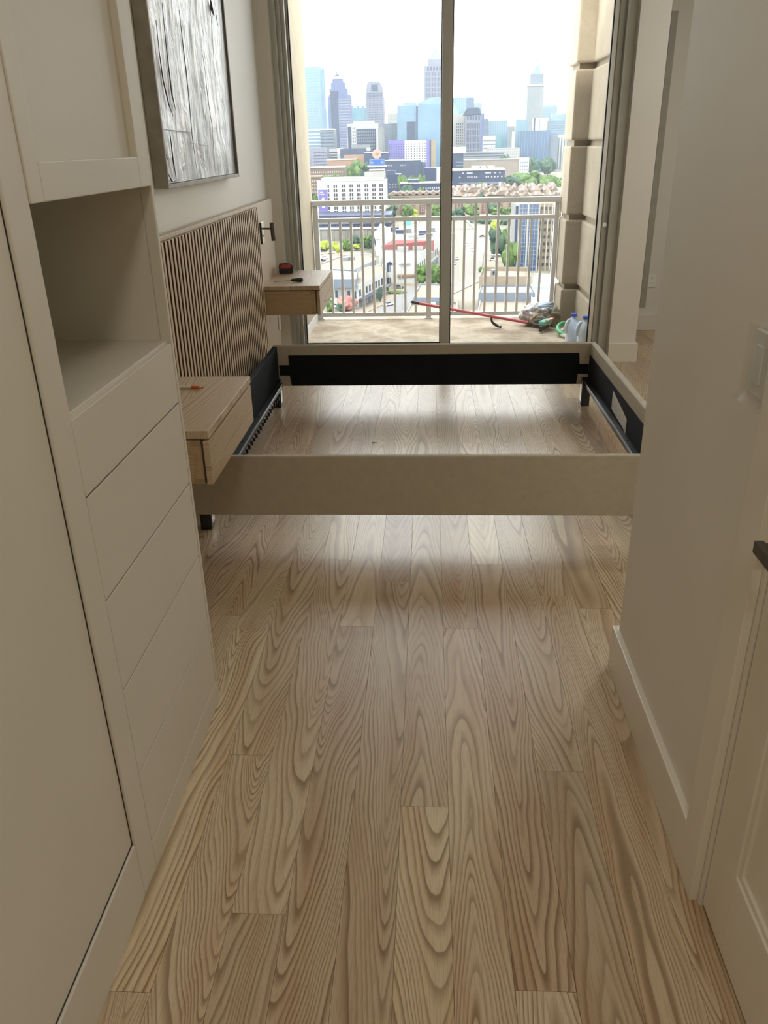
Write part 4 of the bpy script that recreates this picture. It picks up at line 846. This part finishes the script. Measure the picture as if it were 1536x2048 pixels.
b = bld('faded_block', 'faded blue block right of the spire tower', 1086, 1115, 213, 3100, 'c_glass_blue', 40); part(b, 'roof_screen', (-b['hw'], b['hw']*.9, 2, 20, b['H'], b['H']+5), 'c_glass_pale'); bands(b, -b['hw'], b['hw'], 40, b['H'], 30, 'c_steelblue', .3)
b = bld('faded_low_block', 'faded low block at the right edge of the skyline', 1113, 1140, 227, 3000, 'c_glass_blue', 40); bands(b, -b['hw'], b['hw'], 40, b['H'], 26, 'c_steelblue', .3)
b = bld('blue_banded_office', 'blue banded office beside the stone pier', 1099, 1138, 241, 2000, 'c_steelblue', 30); part(b, 'roof_house', (xpx(b, 1104), xpx(b, 1120), 3, 16, b['H'], zpx(b, 234)), 'c_glass_pale'); bands(b, -b['hw'], b['hw'], 20, b['H'], 16, 'c_glass_blue', .5)
b = bld('dark_glass_slab', 'wide dark blue glass slab with vertical ribs at the right', 1039, 1101, 261, 1700, 'c_glass_deep', 40); bands(b, -b['hw'], b['hw'], 4, b['H'], 11, 'c_glass_blue', .18, .6, True); part(b, 'side_wing', (xpx(b, 1101), xpx(b, 1118), 4, 36, 0, zpx(b, 272)), 'c_steelblue')
b = bld('white_finned_block', 'white finned block touching the stone pier', 1117, 1140, 270, 1750, 'c_white', 26); bands(b, -b['hw'], b['hw'], 4, b['H']-4, 4, 'c_steelblue', .5, .5, True)
b = bld('concrete_deck', 'long pale parking deck below the mansard tower', 929, 1008, 303, 1600, 'c_grey', 40); bands(b, -b['hw'], b['hw'], 2, b['H'], 9, 'c_slate', .35, .4)
b = bld('pale_rowhouses', 'pale low blocks stepping up behind the parking deck', 975, 1040, 296, 1680, 'c_offwhite', 30); full(b, 16, 9, fw=.5, fh=.5, mat='c_grey', z0=4)
b = bld('navy_cube', 'navy cube right of the mullion below the towers', 896, 927, 307, 1350, 'c_navy', 30); bands(b, xpx(b, 912), b['hw'], 4, b['H']-8, 6, 'c_steelblue', .25, .4); part(b, 'white_roof', (-b['hw'], b['hw']+4, -1, 24, b['H'], b['H']+9), 'c_white')
b = bld('tan_arcade', 'long tan low building with a white end block', 926, 1038, 320, 1420, 'c_tan', 40); full(b, 34, 5, fw=.5, fh=.5, mat='c_pinkgrey', z0=4); part(b, 'roof_edge', (-b['hw'], b['hw'], -.8, 30, b['H'], b['H']+1.4), 'c_offwhite'); part(b, 'white_end', (b['hw'], b['hw']+16, -2, 36, 0, b['H']+2), 'c_white'); grid(b, b['hw']+1, b['hw']+15, 6, b['H']-2, 4, 4, .6, .5, 'c_steelblue', y=-2)
b = bld('dark_campus', 'large dark blue angular building with white window rows', 896, 1010, 341, 1140, 'c_navy', 50)
part(b, 'white_roof', (-b['hw'], b['hw'], -1, 50, b['H'], b['H']+1.6), 'c_white')
for x0, x1 in ((944, 960), (962, 972), (976, 990)): part(b, 'roof_unit', (xpx(b, x0), xpx(b, x1), 8, 24, b['H'], b['H']+5), 'c_offwhite')
for y, xs in ((348, (926, 935, 938, 941, 944, 972, 975, 978, 981, 990, 1000)), (356, (920, 936, 940, 944, 950, 954, 973, 977, 984, 990, 996, 1004))):
    for x in xs: part(b, 'window', (xpx(b, x)-.8, xpx(b, x)+.8, -.3, .3, zpx(b, y+1.6), zpx(b, y-1.2)), 'c_white_sign')
bands(b, xpx(b, 918), b['hw'], zpx(b, 381), zpx(b, 364), 3, 'c_steelblue', .5, .4)
b = bld('townhouses', 'long rows of brown roofed townhouses with white chimneys', 900, 1135, 391, 790, 'c_tan', 90, cat='houses')
random.seed(5)
for r_, (y0_, dz_) in enumerate(((-1, 0), (28, 2.2), (58, 4.2))):
    x = -b['hw']+random.uniform(0, 4)
    while x < b['hw']-6:
        w_ = random.uniform(5, 10); h = random.uniform(2.2, 4.2); z = b['H']+dz_+random.uniform(-.6, .6); d = random.uniform(12, 22); m_ = MB()
        if random.random() < .5: m_.prism_y([(x, z), (x+w_, z), (x+w_/2, z+h)], y0_, y0_+d)
        else: m_.add([(x, y0_, z), (x+w_, y0_, z), (x+w_, y0_+d, z), (x, y0_+d, z), (x+w_*.2, y0_+d/2, z+h), (x+w_*.8, y0_+d/2, z+h)], [(0, 1, 5, 4), (1, 2, 5), (2, 3, 4, 5), (3, 0, 4), (3, 2, 1, 0)])
        m_.build('roof', 'c_roof', b['t'], local=True)
        if r_: part(b, 'upper_wall', (x+.3, x+w_-.3, y0_+.4, y0_+d-.4, b['H'], z), 'c_tan')
        cx_ = x+random.uniform(.2, .8)*w_; part(b, 'chimney', (cx_-.8, cx_+.8, y0_+1, y0_+3, z, z+h*random.uniform(.7, 1.25)), 'c_white')
        if random.random() < .5: part(b, 'dormer', (x+.6, x+2.6, y0_+.2, y0_+3, z, z+1.6), 'c_white')
        x += w_+random.uniform(-.5, 2.5)
grid(b, -b['hw'], b['hw'], 2, b['H']-1, 44, 7, .35, .5, 'c_win')
b = bld('brick_rowhouses', 'red brick row houses glimpsed under the railing top', 900, 1140, 402, 745, 'c_brick', 26, cat='houses'); full(b, 40, 5, fw=.35, fh=.5, mat='c_offwhite', z0=2); bands(b, -b['hw'], b['hw'], 0, b['H'], 9, 'c_tan', .35, .5, True)
b = bld('brick_flats', 'brick flats behind trees left of the mid post', 793, 850, 402, 745, 'c_brick', 26, cat='houses'); full(b, 12, 5, fw=.4, fh=.5, mat='c_offwhite', z0=2); bands(b, -b['hw'], b['hw'], 0, b['H'], 3, 'c_tan', .4, .5, True)
# near office tower seen through the railing
b = bld('near_glass_office', 'near dark glass office tower with beige wing behind the railing', 1032, 1080, 407, 400, 'c_offwhite', 22)
W0, W1 = xpx(b, 1040), xpx(b, 1078)
part(b, 'curtain_wall', (W0, W1, -.25, 1, 0, zpx(b, 412)), 'c_glass_deep')
m_ = MB()
for i in range(7): x = W0+(W1-W0)*i/6; m_.box(x-.07, x+.07, -.4, -.2, 0, zpx(b, 412))
for j in range(17): z = zpx(b, 412)*j/16; m_.box(W0, W1, -.4, -.2, z-.07, z+.07)
m_.build('mullion_grid', 'c_offwhite', b['t'], local=True)['kind'] = 'stuff'
part(b, 'white_fin', (xpx(b, 1055.5), xpx(b, 1058.5), -.7, .5, 0, b['H']), 'c_offwhite'); part(b, 'dark_side', (xpx(b, 1032), xpx(b, 1037), -.3, 20, 0, b['H']-1), 'c_navy')
part(b, 'beige_wing', (xpx(b, 1080), xpx(b, 1150), 3, 22, 0, zpx(b, 412)), 'c_tan'); part(b, 'roof_house', (xpx(b, 1048), xpx(b, 1076), 5, 16, b['H'], zpx(b, 401)), 'c_offwhite')
grid(b, xpx(b, 1082), xpx(b, 1148), 1, zpx(b, 415), 8, 9, .62, .42, 'c_win', True, y=3); bands(b, xpx(b, 1080), xpx(b, 1150), 0, zpx(b, 412), 8, 'c_white', .1, .4, True, 'pilasters')
# bridge with white arches
br = thing('arch_bridge', (PY(925, 464, 610).x, 610, GZ), 'white lattice arch bridge at the end of the avenue', 'bridge')
def B(x, y, D=610): return PY(x, y, D)
for off in (0, 26):
    pts = [B(x, y, 610+off) for x, y in ((880, 440), (893, 436), (905, 434), (915, 435), (926, 438), (936, 444), (943, 451), (949, 459))]
    MB().tube(pts, .75, 8).build('arch', 'c_white', br)
    for p in pts[:-1]: MB().tube([p, Vector((p.x, p.y, B(925, 462, 610).z))], .35, 6).build('hanger', 'c_white', br)
    for p, q_ in zip(pts, pts[1:]): MB().tube([p, Vector((q_.x, q_.y, B(925, 462, 610).z))], .28, 6).build('brace', 'c_white', br)
a, c = B(880, 463), B(952, 463); MB().box(a.x, c.x, 606, 642, GZ+.3, B(925, 462).z).build('deck', 'c_sand', br)
# --- shopping blocks near by: footprints given at roof level
def block(name, label, px, zr, mat, roof, base=GZ, cat='building', parapet=.7):
    poly = [(PZ(x, y, zr).x, PZ(x, y, zr).y) for x, y in px]
    cx = sum(p[0] for p in poly)/len(poly); c_y = sum(p[1] for p in poly)/len(poly)
    t = thing(name, (cx, c_y, base), label, cat)
    MB().prism(poly, base, zr).build('walls', mat, t)
    inner = [(cx+(p[0]-cx)*.965, c_y+(p[1]-c_y)*.965) for p in poly]
    MB().prism(inner, zr, zr+.15).build('roof_deck', roof, t)
    n = len(poly)
    for i in range(n):
        j = (i+1) % n; MB().prism([poly[i], poly[j], inner[j], inner[i]], zr, zr+parapet).build('parapet', mat, t)
    return t, poly
def wall_windows(t, p0, p1, z0, z1, n, fw=.5, mat='c_win', name='window', proud=.15):
    p0, p1 = Vector((*p0, 0)), Vector((*p1, 0)); d = (p1-p0); L = d.length; u = d/L; nrm = Vector((u.y, -u.x, 0))
    for i in range(n):
        c = p0+u*(L*(i+.5)/n); w_ = L/n*fw/2
        poly = [c-u*w_-nrm*proud, c+u*w_-nrm*proud, c+u*w_+nrm*proud, c-u*w_+nrm*proud]
        MB().prism([(v.x, v.y) for v in poly], z0, z1).build(name, mat, t)
t, P = block('corner_shop', 'white two-storey shop block with stone cornice at the lower left', [(630, 570), (716, 574), (772, 546), (766, 531), (716, 541), (630, 541)], -47, 'c_white', 'c_sand')
wall_windows(t, P[0], P[1], -51.3, -48.6, 7, .38, 'c_winblue'); wall_windows(t, P[1], P[2], -50.8, -48.3, 9, .4); wall_windows(t, P[1], P[2], -55, -51.8, 7, .7, 'c_steelblue', 'shopfront')
a, c = Vector((*P[1], 0)), Vector((*P[2], 0)); u = (c-a).normalized(); n_ = Vector((u.y, -u.x, 0))
poly = [a, c, c+n_*2.2, a+n_*2.2]; MB().prism([(v.x, v.y) for v in poly], -52, -51.6).build('canopy', 'c_slate', t)
t, P = block('grey_shed', 'low grey walled rooftop shed behind the corner shop', [(655, 562), (712, 562), (716, 544), (660, 541)], -44.5, 'c_steelblue', 'c_offwhite', -47)
t, P = block('flat_shop', 'flat tan roofed shop with glazed front left of the turret', [(640, 546), (700, 546), (752, 522), (740, 510), (690, 512), (640, 530)], -46, 'c_offwhite', 'c_sand')
wall_windows(t, P[0], P[1], -50, -47.3, 5, .7, 'c_steelblue'); wall_windows(t, P[1], P[2], -49.5, -47.2, 6, .8, 'c_steelblue')
for x, y in ((690, 522), (702, 520)): p = PZ(x, y, -46); MB().box(p.x-1.6, p.x+1.6, p.y-1.5, p.y+1.5, -46, -44.4).build('roof_unit', 'c_grey', t)
t, P = block('turret_shop', 'white shop building with arched windows and a small turret roof', [(767, 520), (830, 520), (876, 484), (866, 470), (758, 497)], -44.7, 'c_white', 'c_roofgrey', parapet=1.1)
p0 = PZ(767, 569, GZ); dpt = P[0][1]
def on(x, y): return PY(x, y, dpt-.3)
for (x0, x1, y0, y1) in ((774, 785, 529, 544), (774, 785, 555, 568), (795, 805, 534, 548), (816, 825, 532, 546), (795, 804, 556, 568), (816, 826, 556, 568)):
    a, c = on(x0, y1), on(x1, y0); wn_ = MB().box(a.x, c.x, dpt-.35, dpt+.2, a.z, c.z).build('window', 'c_winblue', t); m = (a.x+c.x)/2; MB().box(m-.1, m+.1, dpt-.45, dpt-.35, a.z, c.z).build('glazing_bar', 'c_white', wn_)
a = on(779.5, 529); pl = [(a.x+math.cos(k*math.pi/10)*1.35, a.z+math.sin(k*math.pi/10)*1.2) for k in range(11)]; MB().prism_y(pl, dpt-.9, dpt).build('arch_awning', 'c_navy', t)
a, c = on(795, 552.5), on(828, 548); MB().box(a.x, c.x, dpt-2, dpt, a.z, c.z).build('balcony_planter', 'c_peach', t)
a, c = on(797, 526), on(821, 526); mz = on(808, 511).z; m = (a.x+c.x)/2
MB().add([(a.x, dpt-2.5, a.z), (c.x, dpt-2.5, a.z), (c.x, dpt+3, a.z), (a.x, dpt+3, a.z), (m, dpt, mz)], [(0, 1, 4), (1, 2, 4), (2, 3, 4), (3, 0, 4), (3, 2, 1, 0)]).build('turret_roof', 'c_white', t)
wall_windows(t, P[1], P[2], -50.5, -47.5, 12, .4); wall_windows(t, P[1], P[2], -55, -51.8, 9, .7, 'c_steelblue', 'shopfront')
for x, y in ((806, 503), (836, 500), (826, 478)): p = PZ(x, y, -44.7); MB().box(p.x-2.5, p.x+2.5, p.y-2, p.y+2, -44.7, -42.6).build('roof_unit', 'c_offwhite', t)
rd = MB(); A_ = [PZ(x, y, -42.5) for x, y in ((766, 491), (868, 491))]; B_ = [PZ(x, y, -40.2) for x, y in ((868, 481), (785, 480))]
rd.add([tuple(A_[0]), tuple(A_[1]), tuple(B_[0]), tuple(B_[1])]+[(v.x, v.y, -45) for v in (*A_, *B_)], [(0, 1, 2, 3), (4, 7, 6, 5), (0, 4, 5, 1), (1, 5, 6, 2), (2, 6, 7, 3), (3, 7, 4, 0)])
rd.build('red_roof', 'c_red', t)
t, P = block('rear_shop', 'grey roofed rear shop block with white gable behind the red roof', [(752, 478), (872, 478), (884, 460), (860, 450), (775, 458), (748, 466)], -46, 'c_white', 'c_roofgrey')
wall_windows(t, P[5], P[0], -51, -47.5, 4, .5, 'c_winblue')
MB().prism_y([(PY(752, 478, P[0][1]).x, -46), (PY(776, 478, P[0][1]).x, -46), (PY(776, 478, P[0][1]).x, -41), (PY(760, 478, P[0][1]).x, -38.5), (PY(752, 478, P[0][1]).x, -42)], P[0][1]-.5, P[0][1]+8).build('gable', 'c_white', t)
for i, (x, y) in enumerate(((800, 468), (815, 466), (846, 470), (862, 464), (790, 463))): p = PZ(x, y, -46); MB().box(p.x-2.4, p.x+2.4, p.y-3, p.y+3, -46, -43.5).build('roof_unit', 'c_grey' if i % 2 else 'c_slate', t)
t, P = block('green_kiosk', 'small cream building with a green sign beside the mid post', [(800, 458), (830, 458), (832, 448), (806, 448)], -48, 'c_offwhite', 'c_sand')
g0 = PY(817, 452, P[0][1]-.3); MB().box(g0.x-1.8, g0.x+1.8, P[0][1]-.5, P[0][1], g0.z-4.5, g0.z+4.5).build('green_sign', plain('green_sign', (.06, .40, .30), .5), t)
t, P = block('cream_shop', 'cream two-storey shop left of the avenue with roof terrace', [(832, 457), (892, 457), (896, 444), (838, 444)], -47.5, 'c_offwhite', 'c_sand'); wall_windows(t, P[0], P[1], -52, -49, 8, .5, 'c_winblue')
# low roofs nearest the balcony
t, P = block('near_roof', 'sandy flat roof with grey parapet just below the mid post', [(826, 599), (905, 599), (905, 572), (840, 571)], -48, 'c_steelblue', 'c_sand')
t, P = block('lower_near_roof', 'lowest sandy flat roof with skylight below the mid post', [(800, 650), (915, 650), (915, 607), (824, 607)], -50, 'c_offwhite', 'c_sand')
p = PZ(862, 612, -50); MB().box(p.x-1.6, p.x+1.6, p.y-1, p.y+1, -50, -48.8).build('skylight', 'c_white', t)
t, P = block('stepped_roof', 'large stepped roof with grey metal walls right of the mullion', [(957, 589), (1070, 589), (1062, 574), (962, 574)], -45, 'c_steelblue', 'c_roofgrey')
t2, P2 = block('upper_roof', 'sandy roof with beige parapet and vent below the glass office', [(958, 562), (1062, 562), (1058, 543), (966, 542)], -43.5, 'c_tan', 'c_sand', parapet=1.6)
p = PZ(988, 556, -43.5); MB().tube([(p.x, p.y, -43.5), (p.x, p.y, -40.5)], 1.3, 12).build('roof_vent', 'c_grey', t2); MB().tube([(p.x, p.y-1.6, -41.4), (p.x, p.y-1.2, -41.4)], .7, 12).build('vent_fan', 'c_win', t2)
p = PZ(1021, 558, -43.5); MB().box(p.x-1, p.x+1, p.y-1, p.y+1, -43.5, -41).build('roof_hatch', 'c_white', t2)
t, P = block('lower_roof', 'wide sandy roof terrace nearest below the railing at the right', [(955, 628), (1075, 628), (1071, 601), (960, 601)], -47.5, 'c_offwhite', 'c_sand')
t, P = block('white_annexe', 'white rounded annexe with blue pool roof beside the right post', [(1062, 600), (1150, 600), (1140, 556), (1068, 550)], -46, 'c_white', 'c_offwhite')
p = PZ(1085, 573, -45.5); MB().box(p.x-4, p.x+4, p.y-3.5, p.y+3.5, -46, -45.2).build('blue_cover', plain('pool_cover', (.20, .38, .50), .4), t)
# --- trees
def crown(seed, n, flat_):
    rnd = random.Random(seed); bm = bmesh.new()
    for i in range(n):
        c = Vector((rnd.uniform(-.62, .62), rnd.uniform(-.62, .62), rnd.uniform(-.35, .62)*flat_)); r = rnd.uniform(.26, .46)*(1.15-.5*abs(c.z))
        if i == 0: c = Vector((0, 0, 0)); r = .62
        res = bmesh.ops.create_icosphere(bm, subdivisions=2, radius=1)
        for v in res['verts']:
            d = v.co.normalized(); k = 1+.42*noise.noise(d*2.6+c*7)+.30*noise.noise(d*6.5+c*3)
            v.co = c+Vector((d.x*r*k, d.y*r*k, d.z*r*k*.9))
    lo = Vector([min(v.co[i] for v in bm.verts) for i in range(3)]); hi = Vector([max(v.co[i] for v in bm.verts) for i in range(3)])
    for v in bm.verts: v.co = Vector([2*(v.co[i]-lo[i])/(hi[i]-lo[i])-1 for i in range(3)])
    me = bpy.data.meshes.new('crown'); bm.to_mesh(me); bm.free(); return me
CR = [crown(s, 16, f) for s, f in ((1, 1), (2, .8), (3, 1.1))]
CRM = {}
def tree(label, x, yt, yb, wpx, leaf='leaf', D=None, group=None, v=None):
    if D is None: D = PZ(x, yb, GZ).y
    a = PY(x, yb, D); top = PY(x, yt, D).z; base = max(GZ, min(a.z, top-2)) if D is None else GZ
    wv = wpx/FPX*D*1.02; hgt = max(wv*.8, (PY(x, yt, D).z-PY(x, yb, D).z)*1.0)
    hgt = max(hgt, min(top-GZ-1.0, wv*2.0))
    v = (int(x*7) % 3) if v is None else v
    if (v, leaf) not in CRM:
        me = CR[v].copy(); me.materials.clear(); me.materials.append(MT[leaf]); CRM[(v, leaf)] = me
    t = thing('tree', (a.x, D, GZ), label, 'tree', group)
    o = bpy.data.objects.new('crown', CRM[(v, leaf)]); link(o, t); o.scale = (wv/2*.98, wv/2*.98, hgt/2*.98); o.location = (0, 0, top-hgt/2-GZ); o.rotation_euler[2] = x
    hz = top-hgt/2-GZ
    MB().tube([(0, 0, 0), (0, 0, max(1, hz))], [wv*.035, wv*.02], 6).build('trunk', 'bark', t, local=True)
for lab, x, yt, yb, wp, lf, D in (
    ('rounded tree crown left of the round billboard', 708, 317, 352, 34, 'leaf', 1250), ('dark tree just left of the billboard mast', 726, 320, 352, 26, 'leaf_blue', 1260), ('small tree left of the rounded tree by the billboard', 690, 330, 352, 22, 'leaf', 1240),
    ('low tree before the brown terrace', 662, 347, 358, 26, 'leaf', 1120), ('low tree right of the brown terrace', 680, 347, 358, 20, 'leaf', 1120),
    ('tree at the left corner of the white hotel', 624, 381, 420, 22, 'leaf_blue', 720), ('smaller tree hugging the hotel banner', 632, 388, 425, 14, 'leaf', 700),
    ('tree behind the dark studio, leftmost', 808, 347, 364, 22, 'leaf', 960), ('tree behind the dark studio, second', 824, 349, 364, 20, 'leaf', 965), ('tree behind the dark studio, third', 841, 347, 364, 22, 'leaf', 962),
    ('round tree before the long dark studio', 811, 368, 392, 27, 'leaf_blue', 880), ('small tree before the long dark studio', 841, 373, 392, 18, 'leaf', 880), ('tree at the right foot of the hotel', 775, 383, 400, 16, 'leaf_blue', 860),
    ('pale tree before the dark campus building', 964, 363, 384, 20, 'leaf', 1080), ('little dark tree among townhouse roofs', 964, 384, 396, 9, 'leaf_blue', 785), ('hazy grey shrub right of the dark campus', 1002, 366, 380, 16, 'leaf_blue', 1090),
    ('wide park tree right of the dark campus, first', 1022, 350, 372, 34, 'leaf_blue', 1150), ('big park tree in the middle of the park', 1052, 340, 372, 52, 'leaf', 1200), ('park tree right behind the biggest park tree', 1078, 347, 372, 36, 'leaf', 1220), ('park tree next to the stone pier', 1102, 349, 372, 44, 'leaf', 1180), ('park tree half behind the stone pier', 1128, 350, 374, 34, 'leaf', 1170),
    ('freeway tree below the blue slab', 1066, 312, 328, 26, 'leaf_blue', 1560), ('freeway tree beside the finned block', 1096, 312, 330, 30, 'leaf_blue', 1560), ('tree beside the pale parking deck', 1006, 307, 320, 22, 'leaf_blue', 1540),
    ('tree under the railing top left of mid post', 815, 408, 430, 24, 'leaf', 690), ('dark tree under the railing by the hotel porch', 783, 408, 430, 24, 'leaf_blue', 700), ('small lime tree left of mid post', 830, 417, 432, 12, 'leaf_lime', 690), ('tree under the railing right of mid post', 870, 408, 432, 26, 'leaf', 690),
    ('green tree right of the dark bush under the railing', 944, 407, 428, 30, 'leaf', 690), ('dark bush directly right of the door mullion under the railing', 920, 412, 428, 20, 'leaf_blue', 690), ('tree beneath the railing in mid right bay', 992, 412, 430, 22, 'leaf', 700), ('dark tree beneath the railing beyond the avenue', 985, 405, 428, 24, 'leaf_blue', 720), ('tree left of the glass office top', 1014, 413, 432, 20, 'leaf', 700),
    ('dark tree behind the left end of the arch bridge', 903, 420, 452, 24, 'leaf_blue', 690), ('dark tree behind the crown of the arch bridge', 924, 424, 454, 26, 'leaf_blue', 690), ('dark grove tree right behind the arch bridge', 952, 434, 460, 30, 'leaf_blue', 660), ('dark grove tree between the bridge and the lime green tree', 975, 434, 458, 34, 'leaf_blue', 650), ('third grove tree left of the glass office', 1008, 432, 460, 40, 'leaf_blue', 640),
    ('lime green tree beside the avenue', 990, 437, 462, 20, 'leaf_lime', None), ('tall dark tree beside the avenue', 993, 452, 512, 34, 'leaf_blue', None), ('broad tree between avenue and glass office', 1016, 455, 515, 36, 'leaf', 460), ('bright tree at the foot of glass office', 1018, 480, 542, 40, 'leaf', None), ('lime edged tree against the glass office', 1028, 478, 530, 16, 'leaf_lime', 405), ('low shrub at the avenue corner', 961, 533, 546, 8, 'leaf', None),
    ('yellow green tree at the left of the parking lot', 649, 480, 503, 22, 'leaf_lime', None), ('second yellow green tree from the left in the parking lot', 667, 482, 503, 16, 'leaf_lime', None), ('mid green parking lot tree', 690, 477, 503, 22, 'leaf', None), ('small lime ball tree in the lot', 713, 487, 501, 16, 'leaf_lime', None), ('dark tree against the retaining wall', 712, 470, 492, 20, 'leaf_blue', 510), ('large tree at the right of the lot', 732, 468, 497, 26, 'leaf', None), ('dark tree behind the large lot tree', 744, 472, 497, 18, 'leaf_blue', 500), ('small lime shrub between the yellow green and mid green lot trees', 676, 488, 502, 12, 'leaf_lime', 470),
    ('big street tree beside the turret shop', 842, 527, 570, 26, 'leaf', None), ('second street tree right of mid post', 865, 523, 570, 30, 'leaf', None), ('street tree behind the mullion', 884, 530, 570, 24, 'leaf', None),
    ('pink flowering tree in front of corner shop', 694, 590, 622, 40, 'leaf_pink', None), ('green tree left of the pink one', 660, 598, 626, 20, 'leaf', None), ('green bush at the foot of the pink tree', 680, 606, 624, 16, 'leaf_blue', 296), ('slim street tree at the corner shop end', 760, 572, 604, 10, 'leaf_blue', None), ('slim street tree nearer the turret', 774, 570, 584, 7, 'leaf', None)):
    tree(lab, x, yt, yb, wp, lf, D)
hd_ = thing('street_hedge', (PZ(795, 588, GZ).x, PZ(795, 588, GZ).y, GZ), 'low clipped hedge strip along the shopping street', 'hedge')
blob('hedge_crown', (0, 0, .6), (4, 1.2, .9), 'leaf', None, 3, .15, 4, 2).parent = hd_
# --- cars and street lamps
CM = {}
def car(label, x, y, col, rz, z=GZ+.3):
    k = tuple(col)
    if k not in CM:
        mt = plain('car_paint', col, .3, .6)
        CM[k] = (MB().prism_y([(-2.2, .35), (2.2, .35), (2.25, .8), (1.3, .95), (-2.1, .98), (-2.25, .7)], -.9, .9).mesh('body', mt), MB().prism_y([(-1.7, .96), (.9, .96), (.35, 1.45), (-1.2, 1.47)], -.78, .78).mesh('cabin', MT['c_win']), MB().prism_y([(.33*math.cos(i*math.pi/6), .33+.33*math.sin(i*math.pi/6)) for i in range(12)], -.12, .12).mesh('wheel', MT['dark_plastic']))
    p = PZ(x, y, z); t = thing('car', (p.x, p.y, z), label, 'car', 'parked and passing cars', rz=rz)
    for nm, me in (('body', CM[k][0]), ('cabin', CM[k][1])): link(bpy.data.objects.new(nm, me), t)
    for wx in (-1.4, 1.4):
        for wy in (-.85, .85): o = bpy.data.objects.new('wheel', CM[k][2]); link(o, t); o.location = (wx, wy, 0)
WH, BK, GY_, SV = (.75, .75, .75), (.03, .03, .035), (.30, .31, .33), (.55, .57, .6)
for a in (('black car turning at the shopping street corner', 797, 577, BK, .2), ('white car on the shopping street with dark windows', 777, 611, WH, .9), ('white car low on the avenue, nearest', 908, 529, WH, 1.4), ('pale car second from the bottom of the avenue', 914, 519, SV, 1.4), ('white van-like car mid avenue', 946, 502, WH, 1.5), ('white car farther up the avenue', 933, 491, WH, 1.5), ('dark car crossing at the top of avenue', 965, 474, BK, .1), ('silver car under the dark avenue tree', 986, 521, SV, .1), ('white car behind the silver car under the avenue tree', 992, 512, WH, .1),
          ('dark car in the lot, back row left', 645, 503, BK, .3), ('grey car in the lot, back row', 667, 502, GY_, .3), ('silver car in the lot, middle left', 644, 514, SV, .5), ('white car in the lot, middle', 662, 507, WH, .4), ('dark car in the lot, front left', 643, 523, BK, .5), ('white car in the lot, front', 648, 518, WH, .4), ('silver car by the pink tree', 668, 615, SV, .1)):
    car(*a)
def lamp(label, x, yt, yb, mat='c_slate'):
    p = PZ(x, yb, GZ); top = PY(x, yt, p.y).z; t = thing('street_lamp', (p.x, p.y, GZ), label, 'street lamp', 'street lamps')
    MB().tube([(0, 0, 0), (0, 0, top-GZ)], [.16, .10], 8).build('pole', mat, t, local=True); MB().tube([(0, 0, top-GZ), (-1.6, 0, top-GZ+.2)], .08, 6).build('arm', mat, t, local=True); MB().box(-2.3, -1.4, -.15, .15, top-GZ+.1, top-GZ+.3).build('head', 'c_grey', t, local=True)
lamp('tall dark street lamp on the avenue', 948, 498, 550); lamp('pale street lamp before the turret shop', 803, 529, 580, 'c_offwhite'); lamp('pale street lamp lower on the shopping street', 804, 575, 620, 'c_offwhite'); lamp('thin lamp at the top of avenue', 970, 460, 496, 'c_offwhite')
# --- haze: a real scattering layer over the city
hz = MB().box(-2500, 2500, 180, 5000, GZ-1, 420).build('haze', None); hz['kind'] = 'stuff'; hz['label'] = 'thin pale summer haze hanging over the distant city'; hz['category'] = 'haze'
hm = bpy.data.materials.new('haze'); hm.use_nodes = True; nt = hm.node_tree; nt.nodes.clear()
vsn = nt.nodes.new('ShaderNodeVolumeScatter'); vsn.inputs['Color'].default_value = (.76, .90, 1.0, 1); vsn.inputs['Density'].default_value = .000045; vsn.inputs['Anisotropy'].default_value = 0.0
on_ = nt.nodes.new('ShaderNodeOutputMaterial'); nt.links.new(vsn.outputs[0], on_.inputs['Volume']); hz.data.materials.append(hm)
